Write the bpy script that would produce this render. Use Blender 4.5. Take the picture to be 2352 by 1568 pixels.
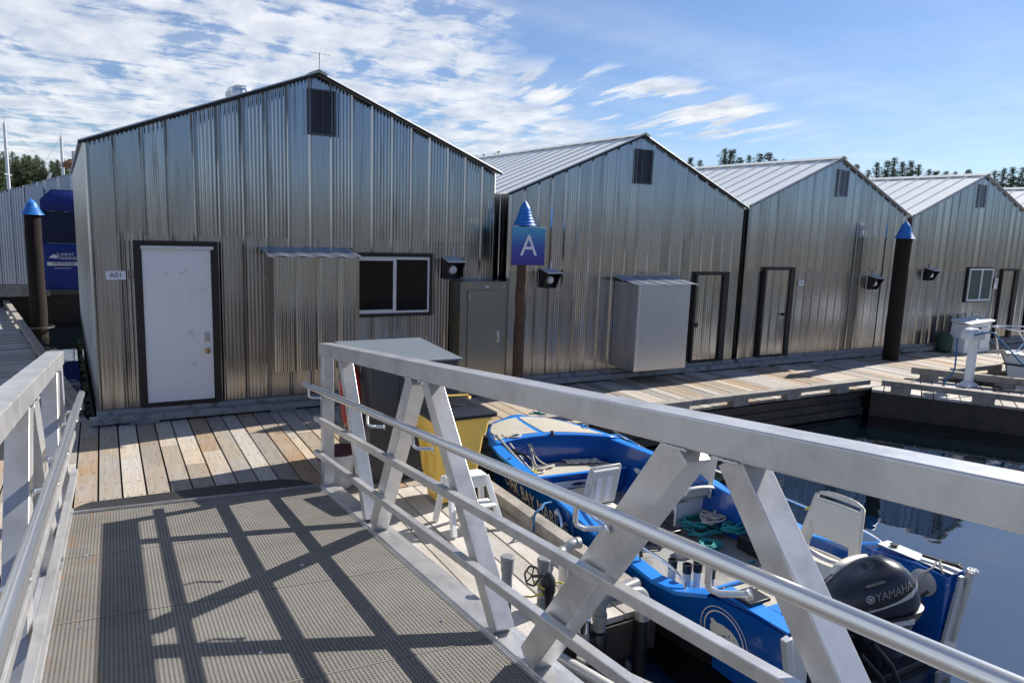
import bpy, math, random
from mathutils import Vector, Matrix
random.seed(7)
R = math.radians
for o in list(bpy.data.objects): bpy.data.objects.remove(o)
scn = bpy.context.scene
COL = scn.collection
# ---------------------------------------------------------------- camera
cam = bpy.data.cameras.new('Camera'); camo = bpy.data.objects.new('Camera', cam); COL.objects.link(camo)
cam.sensor_width = 36; cam.lens = 1656.087 / 2352 * 36; cam.clip_start = .05; cam.clip_end = 3000
_m = ((0.87144348, -0.04716879, 0.48822266), (-0.48923339, -0.15495846, 0.85827651), (0.03517036, -0.9867943, -0.15811409))
camo.matrix_world = Matrix(((_m[0][0], -_m[0][1], -_m[0][2], 0), (_m[1][0], -_m[1][1], -_m[1][2], 0), (_m[2][0], -_m[2][1], -_m[2][2], 2.7), (0, 0, 0, 1)))
scn.camera = camo
scn.view_settings.view_transform = 'Standard'; scn.view_settings.look = 'None'
scn.view_settings.exposure = 0.68; scn.view_settings.gamma = 1
# ---------------------------------------------------------------- sky and sun
SUN_EL, SUN_AZ = 36.0, 8.5           # azimuth measured from +X towards +Y
w = bpy.data.worlds.new('World'); scn.world = w; w.use_nodes = True
nt = w.node_tree; nt.nodes.clear()
def N(nt, t, **k):
    n = nt.nodes.new(t)
    for a, b in k.items(): setattr(n, a, b)
    return n
def mth(nt, op, a, b=None, c=None, clamp=False):
    n = nt.nodes.new('ShaderNodeMath'); n.operation = op; n.use_clamp = clamp
    for i, v in enumerate((a, b, c)):
        if v is None: continue
        if hasattr(v, 'is_output'): nt.links.new(v, n.inputs[i])
        else: n.inputs[i].default_value = v
    return n.outputs[0]
def ramp(nt, fac, stops, interp='LINEAR'):
    n = nt.nodes.new('ShaderNodeValToRGB'); n.color_ramp.interpolation = interp
    e = n.color_ramp.elements
    while len(e) < len(stops): e.new(.5)
    for i, (p, c) in enumerate(stops):
        e[i].position = p; e[i].color = (c, c, c, 1) if not hasattr(c, '__len__') else (*c, 1)
    nt.links.new(fac, n.inputs[0]); return n.outputs[0]
sky = N(nt, 'ShaderNodeTexSky', sky_type='NISHITA'); sky.sun_disc = False
sky.sun_elevation = R(SUN_EL); sky.sun_rotation = R(90 - SUN_AZ); sky.air_density = 1.0; sky.dust_density = .25; sky.ozone_density = 2.5
tc = N(nt, 'ShaderNodeTexCoord'); sx = N(nt, 'ShaderNodeSeparateXYZ'); nt.links.new(tc.outputs['Generated'], sx.inputs[0])
zz = mth(nt, 'ADD', mth(nt, 'MAXIMUM', sx.outputs[2], 0.0), .1)
U = mth(nt, 'DIVIDE', sx.outputs[0], zz); V = mth(nt, 'DIVIDE', sx.outputs[1], zz)
cb = N(nt, 'ShaderNodeCombineXYZ'); nt.links.new(U, cb.inputs[0]); nt.links.new(V, cb.inputs[1])
def noise(nt, vec, scale, detail=6, rough=.6, dist=0, vscale=None, rot=None):
    if vscale or rot:
        mp = nt.nodes.new('ShaderNodeMapping'); nt.links.new(vec, mp.inputs[0])
        if vscale: mp.inputs['Scale'].default_value = vscale
        if rot: mp.inputs['Rotation'].default_value = rot
        vec = mp.outputs[0]
    n = nt.nodes.new('ShaderNodeTexNoise'); nt.links.new(vec, n.inputs['Vector'])
    n.inputs['Scale'].default_value = scale; n.inputs['Detail'].default_value = detail
    n.inputs['Roughness'].default_value = rough; n.inputs['Distortion'].default_value = dist
    return n.outputs[0]
n1 = noise(nt, cb.outputs[0], 3.3, 8, .62, .3, (1, .75, 1), (0, 0, R(-25)))
n2 = noise(nt, cb.outputs[0], 5.5, 5, .6, .6, (.35, 1.6, 1), (0, 0, R(35)))
nb = noise(nt, cb.outputs[0], 1.3, 3, .5)
edge = mth(nt, 'SUBTRACT', mth(nt, 'ADD', mth(nt, 'MULTIPLY', V, 1.05), mth(nt, 'MULTIPLY', mth(nt, 'SUBTRACT', nb, .5), 1.3)), mth(nt, 'ADD', U, 1.12))
bank = mth(nt, 'MULTIPLY', edge, 2.0, None, True)
dens = mth(nt, 'ADD', mth(nt, 'MULTIPLY', n1, .7), mth(nt, 'MULTIPLY', n2, .3))
cl = ramp(nt, dens, ((.385, 0), (.52, .88), (1, 1)), 'EASE')
cbank = mth(nt, 'MULTIPLY', cl, bank)
# thin streaks to the right of the bank
du = mth(nt, 'SUBTRACT', U, 2.42); dv = mth(nt, 'SUBTRACT', V, 2.95)
rr = mth(nt, 'ADD', mth(nt, 'POWER', mth(nt, 'MULTIPLY', du, .85), 2), mth(nt, 'POWER', mth(nt, 'MULTIPLY', dv, 1.7), 2))
wm = ramp(nt, mth(nt, 'SQRT', rr), ((.5, 1), (1.15, 0)), 'EASE')
n3 = noise(nt, cb.outputs[0], 3.4, 6, .55, .25, (1.9, .42, 1), (0, 0, R(8)))
wisp = mth(nt, 'MULTIPLY', ramp(nt, n3, ((.45, 0), (.57, 1)), 'EASE'), wm)
n4 = noise(nt, cb.outputs[0], 1.2, 4, .5, 0, (.5, 2, 1), (0, 0, R(-20)))
veil = mth(nt, 'MULTIPLY', ramp(nt, n4, ((.35, .03), (.75, .34))), .8)
cf = mth(nt, 'MAXIMUM', mth(nt, 'MAXIMUM', cbank, wisp), veil, None, True)
shade = noise(nt, cb.outputs[0], 4.0, 5, .6, 0, (1.2, .8, 1), (0, 0, R(20)))
ccol = ramp(nt, shade, ((.35, (6.0, 6.7, 7.9)), (.62, (9.4, 9.6, 10.0))))
mx = N(nt, 'ShaderNodeMix', data_type='RGBA'); nt.links.new(cf, mx.inputs[0]); nt.links.new(ccol, mx.inputs[7])
tint = N(nt, 'ShaderNodeMix', data_type='RGBA', blend_type='MULTIPLY'); tint.inputs[0].default_value = 1
tint.inputs[7].default_value = (.79, .91, 1.13, 1); nt.links.new(sky.outputs[0], tint.inputs[6])
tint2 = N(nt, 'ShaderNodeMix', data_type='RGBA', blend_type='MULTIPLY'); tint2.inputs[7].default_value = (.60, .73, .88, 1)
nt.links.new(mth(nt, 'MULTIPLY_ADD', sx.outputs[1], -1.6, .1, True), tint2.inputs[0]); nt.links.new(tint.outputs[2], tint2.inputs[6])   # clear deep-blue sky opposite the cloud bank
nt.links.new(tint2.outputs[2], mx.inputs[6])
bg = N(nt, 'ShaderNodeBackground'); bg.inputs[1].default_value = .064; nt.links.new(mx.outputs[2], bg.inputs[0])
wo = N(nt, 'ShaderNodeOutputWorld'); nt.links.new(bg.outputs[0], wo.inputs[0])
sl = bpy.data.lights.new('sun', 'SUN'); sl.energy = 5.0; sl.angle = R(.53); sl.color = (1, .93, .83)
so = bpy.data.objects.new('sun', sl); COL.objects.link(so)
sd = Vector((math.cos(R(SUN_EL)) * math.cos(R(SUN_AZ)), math.cos(R(SUN_EL)) * math.sin(R(SUN_AZ)), math.sin(R(SUN_EL))))
so.rotation_euler = (-sd).to_track_quat('-Z', 'Y').to_euler()
# ---------------------------------------------------------------- materials
def M(name, col, rough=.5, metal=0., var=.15, scale=4., bump=0., bscale=30., island=0., vs=(1, 1, 1), bvs=(1, 1, 1), col2=None, c2=(.5, .7), c2scale=3., c2vs=(1, 1, 1), rvar=0., spec=.5, coat=0., col3=None):
    m = bpy.data.materials.new(name); m.use_nodes = True; t = m.node_tree
    b = t.nodes['Principled BSDF']; tc = t.nodes.new('ShaderNodeTexCoord'); ob = tc.outputs['Object']
    b.inputs['Metallic'].default_value = metal; b.inputs['Roughness'].default_value = rough
    b.inputs['Specular IOR Level'].default_value = spec; b.inputs['Coat Weight'].default_value = coat
    n = noise(t, ob, scale, 5, .6, 0, vs)
    f = mth(t, 'MULTIPLY_ADD', n, 2 * var, 1 - var)
    if island:
        g = t.nodes.new('ShaderNodeNewGeometry')
        f = mth(t, 'MULTIPLY', f, mth(t, 'MULTIPLY_ADD', g.outputs['Random Per Island'], 2 * island, 1 - island))
    base = t.nodes.new('ShaderNodeMix'); base.data_type = 'RGBA'; base.inputs[6].default_value = (*col, 1)
    base.inputs[7].default_value = (*(col2 or col), 1)
    if col2:
        k = ramp(t, noise(t, ob, c2scale, 6, .65, .3, c2vs), ((c2[0], 0), (c2[1], 1))); t.links.new(k, base.inputs[0])
    last = base.outputs[2]
    if col3:
        m3 = t.nodes.new('ShaderNodeMix'); m3.data_type = 'RGBA'; m3.inputs[7].default_value = (*col3, 1); t.links.new(last, m3.inputs[6])
        t.links.new(mth(t, 'MULTIPLY', ramp(t, g.outputs['Random Per Island'], ((.0, .0), (.30, .0), (.36, .75), (.5, .75), (.54, 0))), ramp(t, noise(t, ob, 1.1, 4, .6), ((.35, .3), (.6, 1)))), m3.inputs[0]); last = m3.outputs[2]
    mu = t.nodes.new('ShaderNodeVectorMath'); mu.operation = 'SCALE'
    t.links.new(last, mu.inputs[0]); t.links.new(f, mu.inputs['Scale']); t.links.new(mu.outputs[0], b.inputs['Base Color'])
    if rvar:
        t.links.new(mth(t, 'MULTIPLY_ADD', noise(t, ob, scale * 1.7, 4, .6, 0, vs), 2 * rvar, rough - rvar), b.inputs['Roughness'])
    if bump:
        bp = t.nodes.new('ShaderNodeBump'); bp.inputs['Strength'].default_value = 1; bp.inputs['Distance'].default_value = bump
        t.links.new(noise(t, ob, bscale, 4, .6, 0, bvs), bp.inputs['Height']); t.links.new(bp.outputs[0], b.inputs['Normal'])
    return m
m_siding = M('aluminium_siding', (.40, .41, .42), .165, 1., .16, 1.2, .003, 1.1, vs=(6, 3, .4), bvs=(7, 1, .4), island=.07, col2=(.20, .19, .175), c2=(.54, .74), c2scale=1.2, c2vs=(9, 1, .45), rvar=.08)
m_siding_low = M('aluminium_siding_lower', (.385, .385, .385), .22, 1., .15, 1.2, .003, 1.1, vs=(6, 3, .4), bvs=(7, 1, .4), island=.07, col2=(.21, .205, .20), c2=(.50, .74), c2scale=1.3, c2vs=(7, 1, .5), rvar=.1)
m_siding_old = M('aluminium_siding_dull', (.42, .41, .39), .24, 1., .12, 1.6, .006, 1.6, vs=(3, 3, .4), bvs=(3, 1, .8), col2=(.38, .34, .27), c2=(.45, .75), c2scale=2.5, c2vs=(3, 1, .4), rvar=.1)
m_siding_pale = M('aluminium_siding_pale', (.54, .56, .60), .32, .9, .08, 1.5, .004, 1.3, vs=(3, 3, .4), rvar=.08)
m_roofm = M('metal_roofing', (.76, .79, .79), .48, .12, .06, 2, .003, 3, vs=(1, .3, 1), rvar=.08)
m_trimdark = M('dark_brown_paint', (.018, .014, .012), .6, 0, .3, 8, .002, 40)
m_trim = M('weathered_trim', (.30, .30, .30), .7, 0, .25, 4, .003, 30, vs=(1, 6, 6), col2=(.12, .11, .1), c2scale=6)
m_vent = M('grey_louvre', (.10, .11, .13), .5, .3, .2, 10)
m_ventl = M('pale_louvre', (.36, .4, .44), .45, .5, .2, 10)
m_white = M('white_paint', (.74, .77, .8), .42, 0, .04, 3, .0006, 40, rvar=.08)
m_door = M('white_door_paint', (.80, .82, .83), .4, 0, .05, 2, .001, 6, col2=(.55, .6, .66), c2=(.62, .75), c2scale=5, rvar=.08)
m_glass = M('dark_glass', (.006, .008, .011), .05, 0, .1, 3, spec=.28)
m_glassb = M('curtained_glass', (.03, .07, .085), .15, 0, .2, 6, vs=(8, 1, 1))
m_alframe = M('aluminium_frame', (.66, .68, .70), .38, .5, .08, 8)
m_steel = M('stainless_cabinet', (.30, .30, .265), .3, 1., .1, 2, .002, 2, rvar=.08, vs=(1, 1, .5))
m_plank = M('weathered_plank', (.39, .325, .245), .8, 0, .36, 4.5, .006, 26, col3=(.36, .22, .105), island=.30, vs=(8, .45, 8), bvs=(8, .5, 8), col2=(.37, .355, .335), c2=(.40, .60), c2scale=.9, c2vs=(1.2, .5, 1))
m_plankg = M('bleached_plank', (.46, .44, .41), .85, 0, .24, 3.5, .005, 26, island=.22, vs=(6, .7, 6), bvs=(8, .5, 8), col2=(.34, .31, .27), c2=(.45, .65), c2scale=1.3, c2vs=(1.2, .5, 1))
m_plank2 = M('plank_crosswise', (.40, .36, .31), .8, 0, .28, 3.5, .004, 26, island=.25, vs=(.7, 6, 6), bvs=(.5, 8, 8), col2=(.42, .42, .42), c2=(.4, .6), c2scale=1)
m_timber = M('old_timber', (.31, .29, .26), .85, 0, .35, 5, .008, 20, island=.12, vs=(2, 2, 3), col2=(.15, .13, .11), c2=(.45, .75), c2scale=4)
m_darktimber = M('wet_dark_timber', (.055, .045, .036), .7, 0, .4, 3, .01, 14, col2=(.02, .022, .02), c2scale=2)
m_pile = M('creosoted_pile', (.014, .009, .007), .95, 0, .4, 5, .012, 16, vs=(3, 3, .5), bvs=(3, 3, .35), col2=(.010, .008, .006), c2scale=2.5)
m_pile_old = M('weathered_pile', (.085, .052, .032), .75, 0, .4, 5, .012, 16, vs=(3, 3, .5), bvs=(3, 3, .35), col2=(.035, .025, .018), c2scale=2.5)
m_cap = M('blue_plastic_cap', (.03, .20, .62), .4, 0, .1, 6, coat=.2)
m_alum = M('mill_aluminium', (.60, .605, .61), .36, .6, .08, 3, .0002, 25, vs=(4, 4, 4), col2=(.45, .455, .46), c2=(.45, .66), c2scale=3.5, rvar=.08)
m_alum2 = M('polished_aluminium_pipe', (.74, .75, .76), .27, .9, .04, 3)
m_grate = M('fibreglass_grating', (.205, .198, .182), .75, 0, .2, 30, .002, 220, col2=(.155, .148, .133), c2=(.4, .7), c2scale=1.5)
m_rubber = M('black_rubber', (.022, .022, .023), .55, 0, .3, 9, .004, 30, col2=(.06, .055, .05), c2=(.6, .75), c2scale=5)
m_greypaint = M('charcoal_paint', (.055, .060, .068), .5, 0, .1, 3, .002, 18, rvar=.06)
m_greylid = M('grey_painted_lid', (.17, .20, .235), .42, 0, .1, 4, .003, 20, col2=(.17, .2, .23), c2=(.6, .7), c2scale=9)
m_yellow = M('yellow_plastic', (.86, .58, .12), .5, 0, .1, 3, .001, 20, col2=(.62, .48, .2), c2=(.55, .8), c2scale=2)
m_blackp = M('black_plastic', (.014, .015, .017), .35, 0, .2, 6, .001, 30)
m_wplast = M('white_plastic', (.76, .77, .76), .38, 0, .04, 3, col2=(.55, .52, .42), c2=(.66, .85), c2scale=6)
m_ivory = M('stained_ivory_plastic', (.66, .64, .57), .36, 0, .06, 3, col2=(.30, .26, .17), c2=(.60, .8), c2scale=5)
m_red = M('red_buoy_plastic', (.50, .035, .02), .45, 0, .12, 4)
m_bblue = M('boat_blue_gloss', (.006, .085, .36), .16, 0, .05, 2, .0004, 9, coat=.5)
m_bblue2 = M('boat_trim_sunlit_blue', (.02, .22, .72), .3, 0, .06, 3, coat=.3)  # trim blue, lighter than the hull: the rim's sunlit look is in the colour
m_sand = M('sanded_nonslip', (.47, .44, .37), .9, 0, .12, 60, .003, 300, col2=(.38, .36, .31), c2=(.5, .75), c2scale=3)
m_floor = M('grey_boat_floor', (.27, .27, .265), .8, 0, .15, 10, .001, 120, col2=(.17, .165, .15), c2=(.5, .66), c2scale=4)
m_chrome = M('polished_steel', (.72, .73, .75), .1, 1., .03, 4)
m_motor = M('outboard_graphite', (.022, .026, .036), .28, .3, .08, 4, coat=.4)
m_silver = M('silver_decal', (.50, .52, .55), .4, .3, .05, 4)
m_letter = M('cream_lettering', (.74, .72, .64), .5, 0, .08, 9)
m_pvc = M('grey_pvc', (.20, .215, .23), .45, 0, .14, 7, .001, 30, col2=(.3, .31, .31), c2=(.55, .75), c2scale=6)
m_galv = M('galvanised_fitting', (.48, .48, .47), .42, .6, .18, 8, .001, 50)
m_rope_t = M('teal_rope', (.03, .27, .27), .85, 0, .25, 60, .002, 200)
m_rope_y = M('yellow_rope', (.62, .52, .05), .85, 0, .2, 60, .002, 200)
m_rope_b = M('blue_rope', (.02, .13, .30), .8, 0, .2, 60, .002, 200)
m_rope_w = M('pale_rope', (.52, .49, .42), .85, 0, .2, 60, .002, 200)
m_cloth = M('pale_cloth', (.55, .51, .44), .9, 0, .15, 12, .004, 30)
m_darktext = M('navy_print', (.03, .035, .12), .5, 0, .05)
m_canvas = M('blue_canvas', (.004, .026, .20), .65, 0, .12, 2, .02, 3, bvs=(2, 1, .7))
m_canvasd = M('navy_canvas', (.003, .009, .04), .65, 0, .12, 2)
m_rusty = M('rusty_metal', (.19, .09, .05), .8, .2, .3, 8)
m_green = M('dark_green_plastic', (.012, .05, .035), .5, 0, .1)
m_leaf = M('conifer_needles', (.075, .11, .045), .85, 0, .3, .35, island=.45)
m_leaf2 = M('broadleaf_foliage', (.085, .13, .035), .8, 0, .25, .4, island=.4)
m_bark = M('tree_bark', (.10, .075, .055), .9, 0, .3, 3)
m_weed = M('algae_growth', (.03, .06, .015), .8, 0, .4, 9, .01, 30)
# blue to violet sign face: a printed gradient that belongs to the sign
m_sign = bpy.data.materials.new('sign_face'); m_sign.use_nodes = True
t = m_sign.node_tree; tcn = t.nodes.new('ShaderNodeTexCoord'); s_ = t.nodes.new('ShaderNodeSeparateXYZ'); t.links.new(tcn.outputs['Object'], s_.inputs[0])
cc = ramp(t, mth(t, 'ADD', mth(t, 'MULTIPLY_ADD', s_.outputs[2], 1.6, .42), mth(t, 'MULTIPLY', noise(t, tcn.outputs['Object'], 9, 4), .12)), ((.0, (.045, .03, .23)), (.45, (.05, .08, .36)), (1, (.08, .42, .62))))
t.links.new(cc, t.nodes['Principled BSDF'].inputs['Base Color']); t.nodes['Principled BSDF'].inputs['Roughness'].default_value = .4
# rust stains on the left side of the grating
t = m_grate.node_tree; b = t.nodes['Principled BSDF']; src = b.inputs['Base Color'].links[0].from_socket
tcn = t.nodes.new('ShaderNodeTexCoord'); s_ = t.nodes.new('ShaderNodeSeparateXYZ'); t.links.new(tcn.outputs['Object'], s_.inputs[0])
msk = ramp(t, s_.outputs[0], ((.0, 1), (.22, .8), (.42, 0)))
rn = ramp(t, noise(t, tcn.outputs['Object'], 5, 8, .75, .5, (2, .8, 1)), ((.55, 0), (.68, .85)))
rx = t.nodes.new('ShaderNodeMix'); rx.data_type = 'RGBA'; rx.inputs[7].default_value = (.28, .135, .035, 1)
t.links.new(mth(t, 'MULTIPLY', msk, rn), rx.inputs[0]); t.links.new(src, rx.inputs[6]); t.links.new(rx.outputs[2], b.inputs['Base Color'])
# water
m_water = bpy.data.materials.new('harbour_water'); m_water.use_nodes = True
t = m_water.node_tree; b = t.nodes['Principled BSDF']; b.inputs['Base Color'].default_value = (.0008, .004, .007, 1)
b.inputs['Roughness'].default_value = .015; b.inputs['IOR'].default_value = 2.25; b.inputs['Specular IOR Level'].default_value = 1.0
tcn = t.nodes.new('ShaderNodeTexCoord'); bp = t.nodes.new('ShaderNodeBump'); bp.inputs['Distance'].default_value = .007; bp.inputs['Strength'].default_value = .5
t.links.new(mth(t, 'ADD', noise(t, tcn.outputs['Object'], 1.6, 3, .5, .5, (1, .6, 1)), mth(t, 'MULTIPLY', noise(t, tcn.outputs['Object'], 7, 3, .5), .12)), bp.inputs['Height']); t.links.new(bp.outputs[0], b.inputs['Normal'])
# ---------------------------------------------------------------- mesh helpers
def wloc(o):
    v = Vector((0, 0, 0))
    while o is not None: v += o.location; o = o.parent
    return v
class MB:
    def __init__(s): s.v = []; s.f = []
    def add(s, vs, fs):
        k = len(s.v); s.v += [Vector(p) for p in vs]; s.f += [tuple(i + k for i in f) for f in fs]; return s
    def hexa(s, p):   # 8 corners: bottom 4 ccw, top 4 ccw
        return s.add(p, [(3, 2, 1, 0), (4, 5, 6, 7), (0, 1, 5, 4), (1, 2, 6, 5), (2, 3, 7, 6), (3, 0, 4, 7)])
    def box(s, x0, x1, y0, y1, z0, z1):
        return s.hexa([(x0, y0, z0), (x1, y0, z0), (x1, y1, z0), (x0, y1, z0), (x0, y0, z1), (x1, y0, z1), (x1, y1, z1), (x0, y1, z1)])
    def beam(s, p, q, w, h, up=(0, 0, 1)):   # bar with cross-section w (sideways) by h (along up)
        p, q = Vector(p), Vector(q); d = (q - p).normalized(); u = Vector(up); sd_ = d.cross(u).normalized(); u = sd_.cross(d)
        a, b_ = sd_ * w / 2, u * h / 2
        return s.hexa([p - a - b_, p + a - b_, q + a - b_, q - a - b_, p - a + b_, p + a + b_, q + a + b_, q - a + b_])
    def tube(s, pts, r, n=8, closed=False, cap=True):
        pts = [Vector(p) for p in pts]; L = len(pts); rs = r if hasattr(r, '__len__') else [r] * L
        k = len(s.v); prev = None
        for i, p in enumerate(pts):
            a = pts[(i - 1) % L] if (i or closed) else p; c = pts[(i + 1) % L] if (i < L - 1 or closed) else p
            d = (c - a).normalized()
            if prev is None: prev = d.orthogonal().normalized()
            u = (prev - d * prev.dot(d)).normalized(); prev = u; v = d.cross(u)
            for j in range(n):
                t_ = 2 * math.pi * j / n; s.v.append(p + (u * math.cos(t_) + v * math.sin(t_)) * rs[i])
        for i in range(L if closed else L - 1):
            for j in range(n):
                a = k + i * n + j; b_ = k + i * n + (j + 1) % n; i2 = (i + 1) % L
                s.f.append((a, b_, k + i2 * n + (j + 1) % n, k + i2 * n + j))
        if cap and not closed:
            s.f.append(tuple(k + j for j in range(n))[::-1]); s.f.append(tuple(k + (L - 1) * n + j for j in range(n)))
        return s
    def lathe(s, prof, c=(0, 0, 0), n=20, axis=(0, 0, 1)):
        ax = Vector(axis).normalized(); u = ax.orthogonal().normalized(); v = ax.cross(u); c = Vector(c); k = len(s.v)
        for r, z in prof:
            for j in range(n):
                t_ = 2 * math.pi * j / n; s.v.append(c + ax * z + (u * math.cos(t_) + v * math.sin(t_)) * r)
        for i in range(len(prof) - 1):
            for j in range(n):
                s.f.append((k + i * n + j, k + i * n + (j + 1) % n, k + (i + 1) * n + (j + 1) % n, k + (i + 1) * n + j))
        s.f.append(tuple(k + j for j in range(n))[::-1]); s.f.append(tuple(k + (len(prof) - 1) * n + j for j in range(n)))
        return s
    def prism(s, pts, off):   # closed outline (3D points) pushed by vector off
        off = Vector(off); n = len(pts); a = [Vector(p) for p in pts]
        return s.add(a + [p + off for p in a], [tuple(range(n))[::-1], tuple(range(n, 2 * n))] + [(i, (i + 1) % n, n + (i + 1) % n, n + i) for i in range(n)])
    def grid(s, rows):   # list of equal-length point rows
        k = len(s.v); m = len(rows[0])
        for r in rows: s.v += [Vector(p) for p in r]
        for i in range(len(rows) - 1):
            for j in range(m - 1): s.f.append((k + i * m + j, k + i * m + j + 1, k + (i + 1) * m + j + 1, k + (i + 1) * m + j))
        return s
    def build(s, name, mat, parent=None, smooth=False, bevel=0, origin=None, fix=True, solid=0, angle=35):
        me = bpy.data.meshes.new(name); o = bpy.data.objects.new(name, me); COL.objects.link(o)
        if parent is not None: o.parent = parent; L = wloc(parent)
        else:
            L = Vector(origin) if origin is not None else Vector((0, 0, 0)); o.location = L
        me.from_pydata([tuple(p - L) for p in s.v], [], s.f); me.materials.append(mat)
        if fix:
            import bmesh
            bm = bmesh.new(); bm.from_mesh(me); bmesh.ops.recalc_face_normals(bm, faces=bm.faces); bm.to_mesh(me); bm.free()
        if smooth:
            me.polygons.foreach_set('use_smooth', [True] * len(me.polygons)); me.set_sharp_from_angle(angle=R(angle))
        if solid:
            q = o.modifiers.new('solid', 'SOLIDIFY'); q.thickness = solid; q.offset = 0
        if bevel:
            q = o.modifiers.new('bevel', 'BEVEL'); q.width = bevel; q.segments = 2; q.limit_method = 'ANGLE'; q.angle_limit = R(40); q.harden_normals = False
            me.polygons.foreach_set('use_smooth', [True] * len(me.polygons)); me.set_sharp_from_angle(angle=R(30))
        return o
def thing(name, loc, label, cat, group=None):
    o = bpy.data.objects.new(name, None); o.empty_display_size = .1; COL.objects.link(o); o.location = loc
    o['label'] = label; o['category'] = cat
    if group: o['group'] = group
    return o
def tag(o, label, cat, group=None):
    o['label'] = label; o['category'] = cat
    if group: o['group'] = group
    return o
def struct(o, kind='structure'): o['kind'] = kind; return o
def copy_tree(o, parent=None):
    c = o.copy(); COL.objects.link(c); c.parent = parent
    for ch in list(o.children): copy_tree(ch, c)
    return c
def text_geo(s, size, depth=.002, sx=1.):
    cu = bpy.data.curves.new('t', 'FONT'); cu.body = s; cu.size = size; cu.extrude = depth / 2; cu.align_x = 'CENTER'; cu.align_y = 'CENTER'; cu.resolution_u = 3
    to = bpy.data.objects.new('t', cu); COL.objects.link(to); bpy.context.view_layer.update()
    me = bpy.data.meshes.new_from_object(to.evaluated_get(bpy.context.evaluated_depsgraph_get()))
    vs = [(v.co.x * sx, v.co.y, v.co.z) for v in me.vertices]; fs = [tuple(p.vertices) for p in me.polygons]
    bpy.data.objects.remove(to); bpy.data.meshes.remove(me); bpy.data.curves.remove(cu); return vs, fs
def text(name, s, size, c, u, v, mat, parent, depth=.004, sx=1., fat=0, fn=None):
    vs, fs = text_geo(s, size, depth, sx); u, v, c = Vector(u).normalized(), Vector(v).normalized(), Vector(c); n = u.cross(v)
    mb = MB(); mb.add([fn(p) if fn else c + u * p[0] + v * p[1] + n * p[2] for p in vs], fs)
    return mb.build(name, mat, parent, fix=False)
# ================================================================ water, ground and docks
mb = MB(); mb.add([(-1500, -60, -.5), (1500, -60, -.5), (1500, 1500, -.5), (-1500, 1500, -.5)], [(0, 1, 2, 3)]); struct(mb.build('water', m_water))
m_ground = M('shore_ground', (.11, .10, .085), .95, 0, .4, .08, .2, .5, col2=(.05, .06, .035), c2=(.5, .7), c2scale=.05)
def terrain(name, x0, x1, nx, y0, y1, ny, hf):
    m = MB(); m.grid([[(x0 + (x1 - x0) * i / nx, y0 + (y1 - y0) * j / ny, hf(x0 + (x1 - x0) * i / nx, y0 + (y1 - y0) * j / ny)) for i in range(nx + 1)] for j in range(ny + 1)])
    return struct(m.build(name, m_ground, smooth=True))
def sst(a, b, x): x = min(1, max(0, (x - a) / (b - a))); return x * x * (3 - 2 * x)
terrain('far_shore_hill', -260, 520, 60, 90, 420, 20, lambda x, y: -2 + 6.5 * sst(95, 190, y + 6 * math.sin(x / 23)) + 2.2 * sst(120, 300, y) * (1 + math.sin(x / 37)))
terrain('near_shore_bank', -200, 200, 60, -120, -5.2, 24, lambda x, y: -1.6 + 3.0 * sst(-5.5, -9, y) + 3.5 * sst(-12, -70, y) + .6 * math.sin(x / 14 + y / 9) * sst(-14, -40, y))
rnd = random.Random(3)
def deck_boards(mb, x0, x1, y0, y1, w, along='y', z=0, th=.045, joints=True, xf=None):
    xf = xf or (lambda p: p)
    a, b = (x0, x1) if along == 'y' else (y0, y1); c, d = (y0, y1) if along == 'y' else (x0, x1); p = a
    while p < b - .02:
        ww = min(w * rnd.uniform(.94, 1.05), b - p); q = c
        while q < d - .01:
            L = rnd.uniform(1.6, 3.6) if joints else 99
            e = min(d, q + L); dz = rnd.uniform(-.004, .004); tl = rnd.uniform(-.003, .003); ends = (rnd.uniform(-.012, .012) if not joints or e >= d else 0)
            g = .009
            r_ = (p + g, p + ww - g, q + .002, e - .002 + ends)
            X0, X1, Y0, Y1 = r_ if along == 'y' else (r_[2], r_[3], r_[0], r_[1])
            P = [(X0, Y0, z - th), (X1, Y0, z - th), (X1, Y1, z - th), (X0, Y1, z - th), (X0, Y0, z + dz + tl), (X1, Y0, z + dz), (X1, Y1, z + dz - tl), (X0, Y1, z + dz)]
            mb.hexa([xf(Vector(k)) for k in P]); q = e
        p += ww
# main dock in front of the boathouses and the landing the gangway rests on
mb = MB(); deck_boards(mb, -2.6, 2.03, 3.72, 10.62, .205); deck_boards(mb, 2.035, 3.40, 6.71, 10.62, .205); deck_boards(mb, 3.405, 30, 8.06, 10.62, .205)
struct(mb.build('dock_deck', m_plank))
mb = MB(); deck_boards(mb, 2.035, 3.40, 3.72, 6.70, .225); struct(mb.build('bleached_deck', m_plankg))
mb = MB(); rn = random.Random(77)
for i in range(-6, 29):
    for j in range(7):
        for dx in (.045, .15):
            x, y = -2.6 + (i + 6) * .205 + dx + rn.uniform(-.008, .008), 7.55 + j * .42 + rn.uniform(-.015, .015)
            if x < 3.35: mb.box(x - .005, x + .005, y - .005, y + .005, .002, .0065)
struct(mb.build('deck_nails', m_rusty))
mb = MB()
mb.box(-2.6, 3.36, 3.78, 10.5, -.17, -.05); mb.box(3.37, 30, 8.12, 10.5, -.17, -.05)
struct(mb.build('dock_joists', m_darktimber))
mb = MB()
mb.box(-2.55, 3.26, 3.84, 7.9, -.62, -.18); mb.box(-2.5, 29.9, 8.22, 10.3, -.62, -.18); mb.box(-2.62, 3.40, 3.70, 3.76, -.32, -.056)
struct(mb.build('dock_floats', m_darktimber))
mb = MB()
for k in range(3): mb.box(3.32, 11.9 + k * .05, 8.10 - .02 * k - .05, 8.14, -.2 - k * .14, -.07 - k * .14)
struct(mb.build('dock_fascia', m_darktimber))
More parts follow.
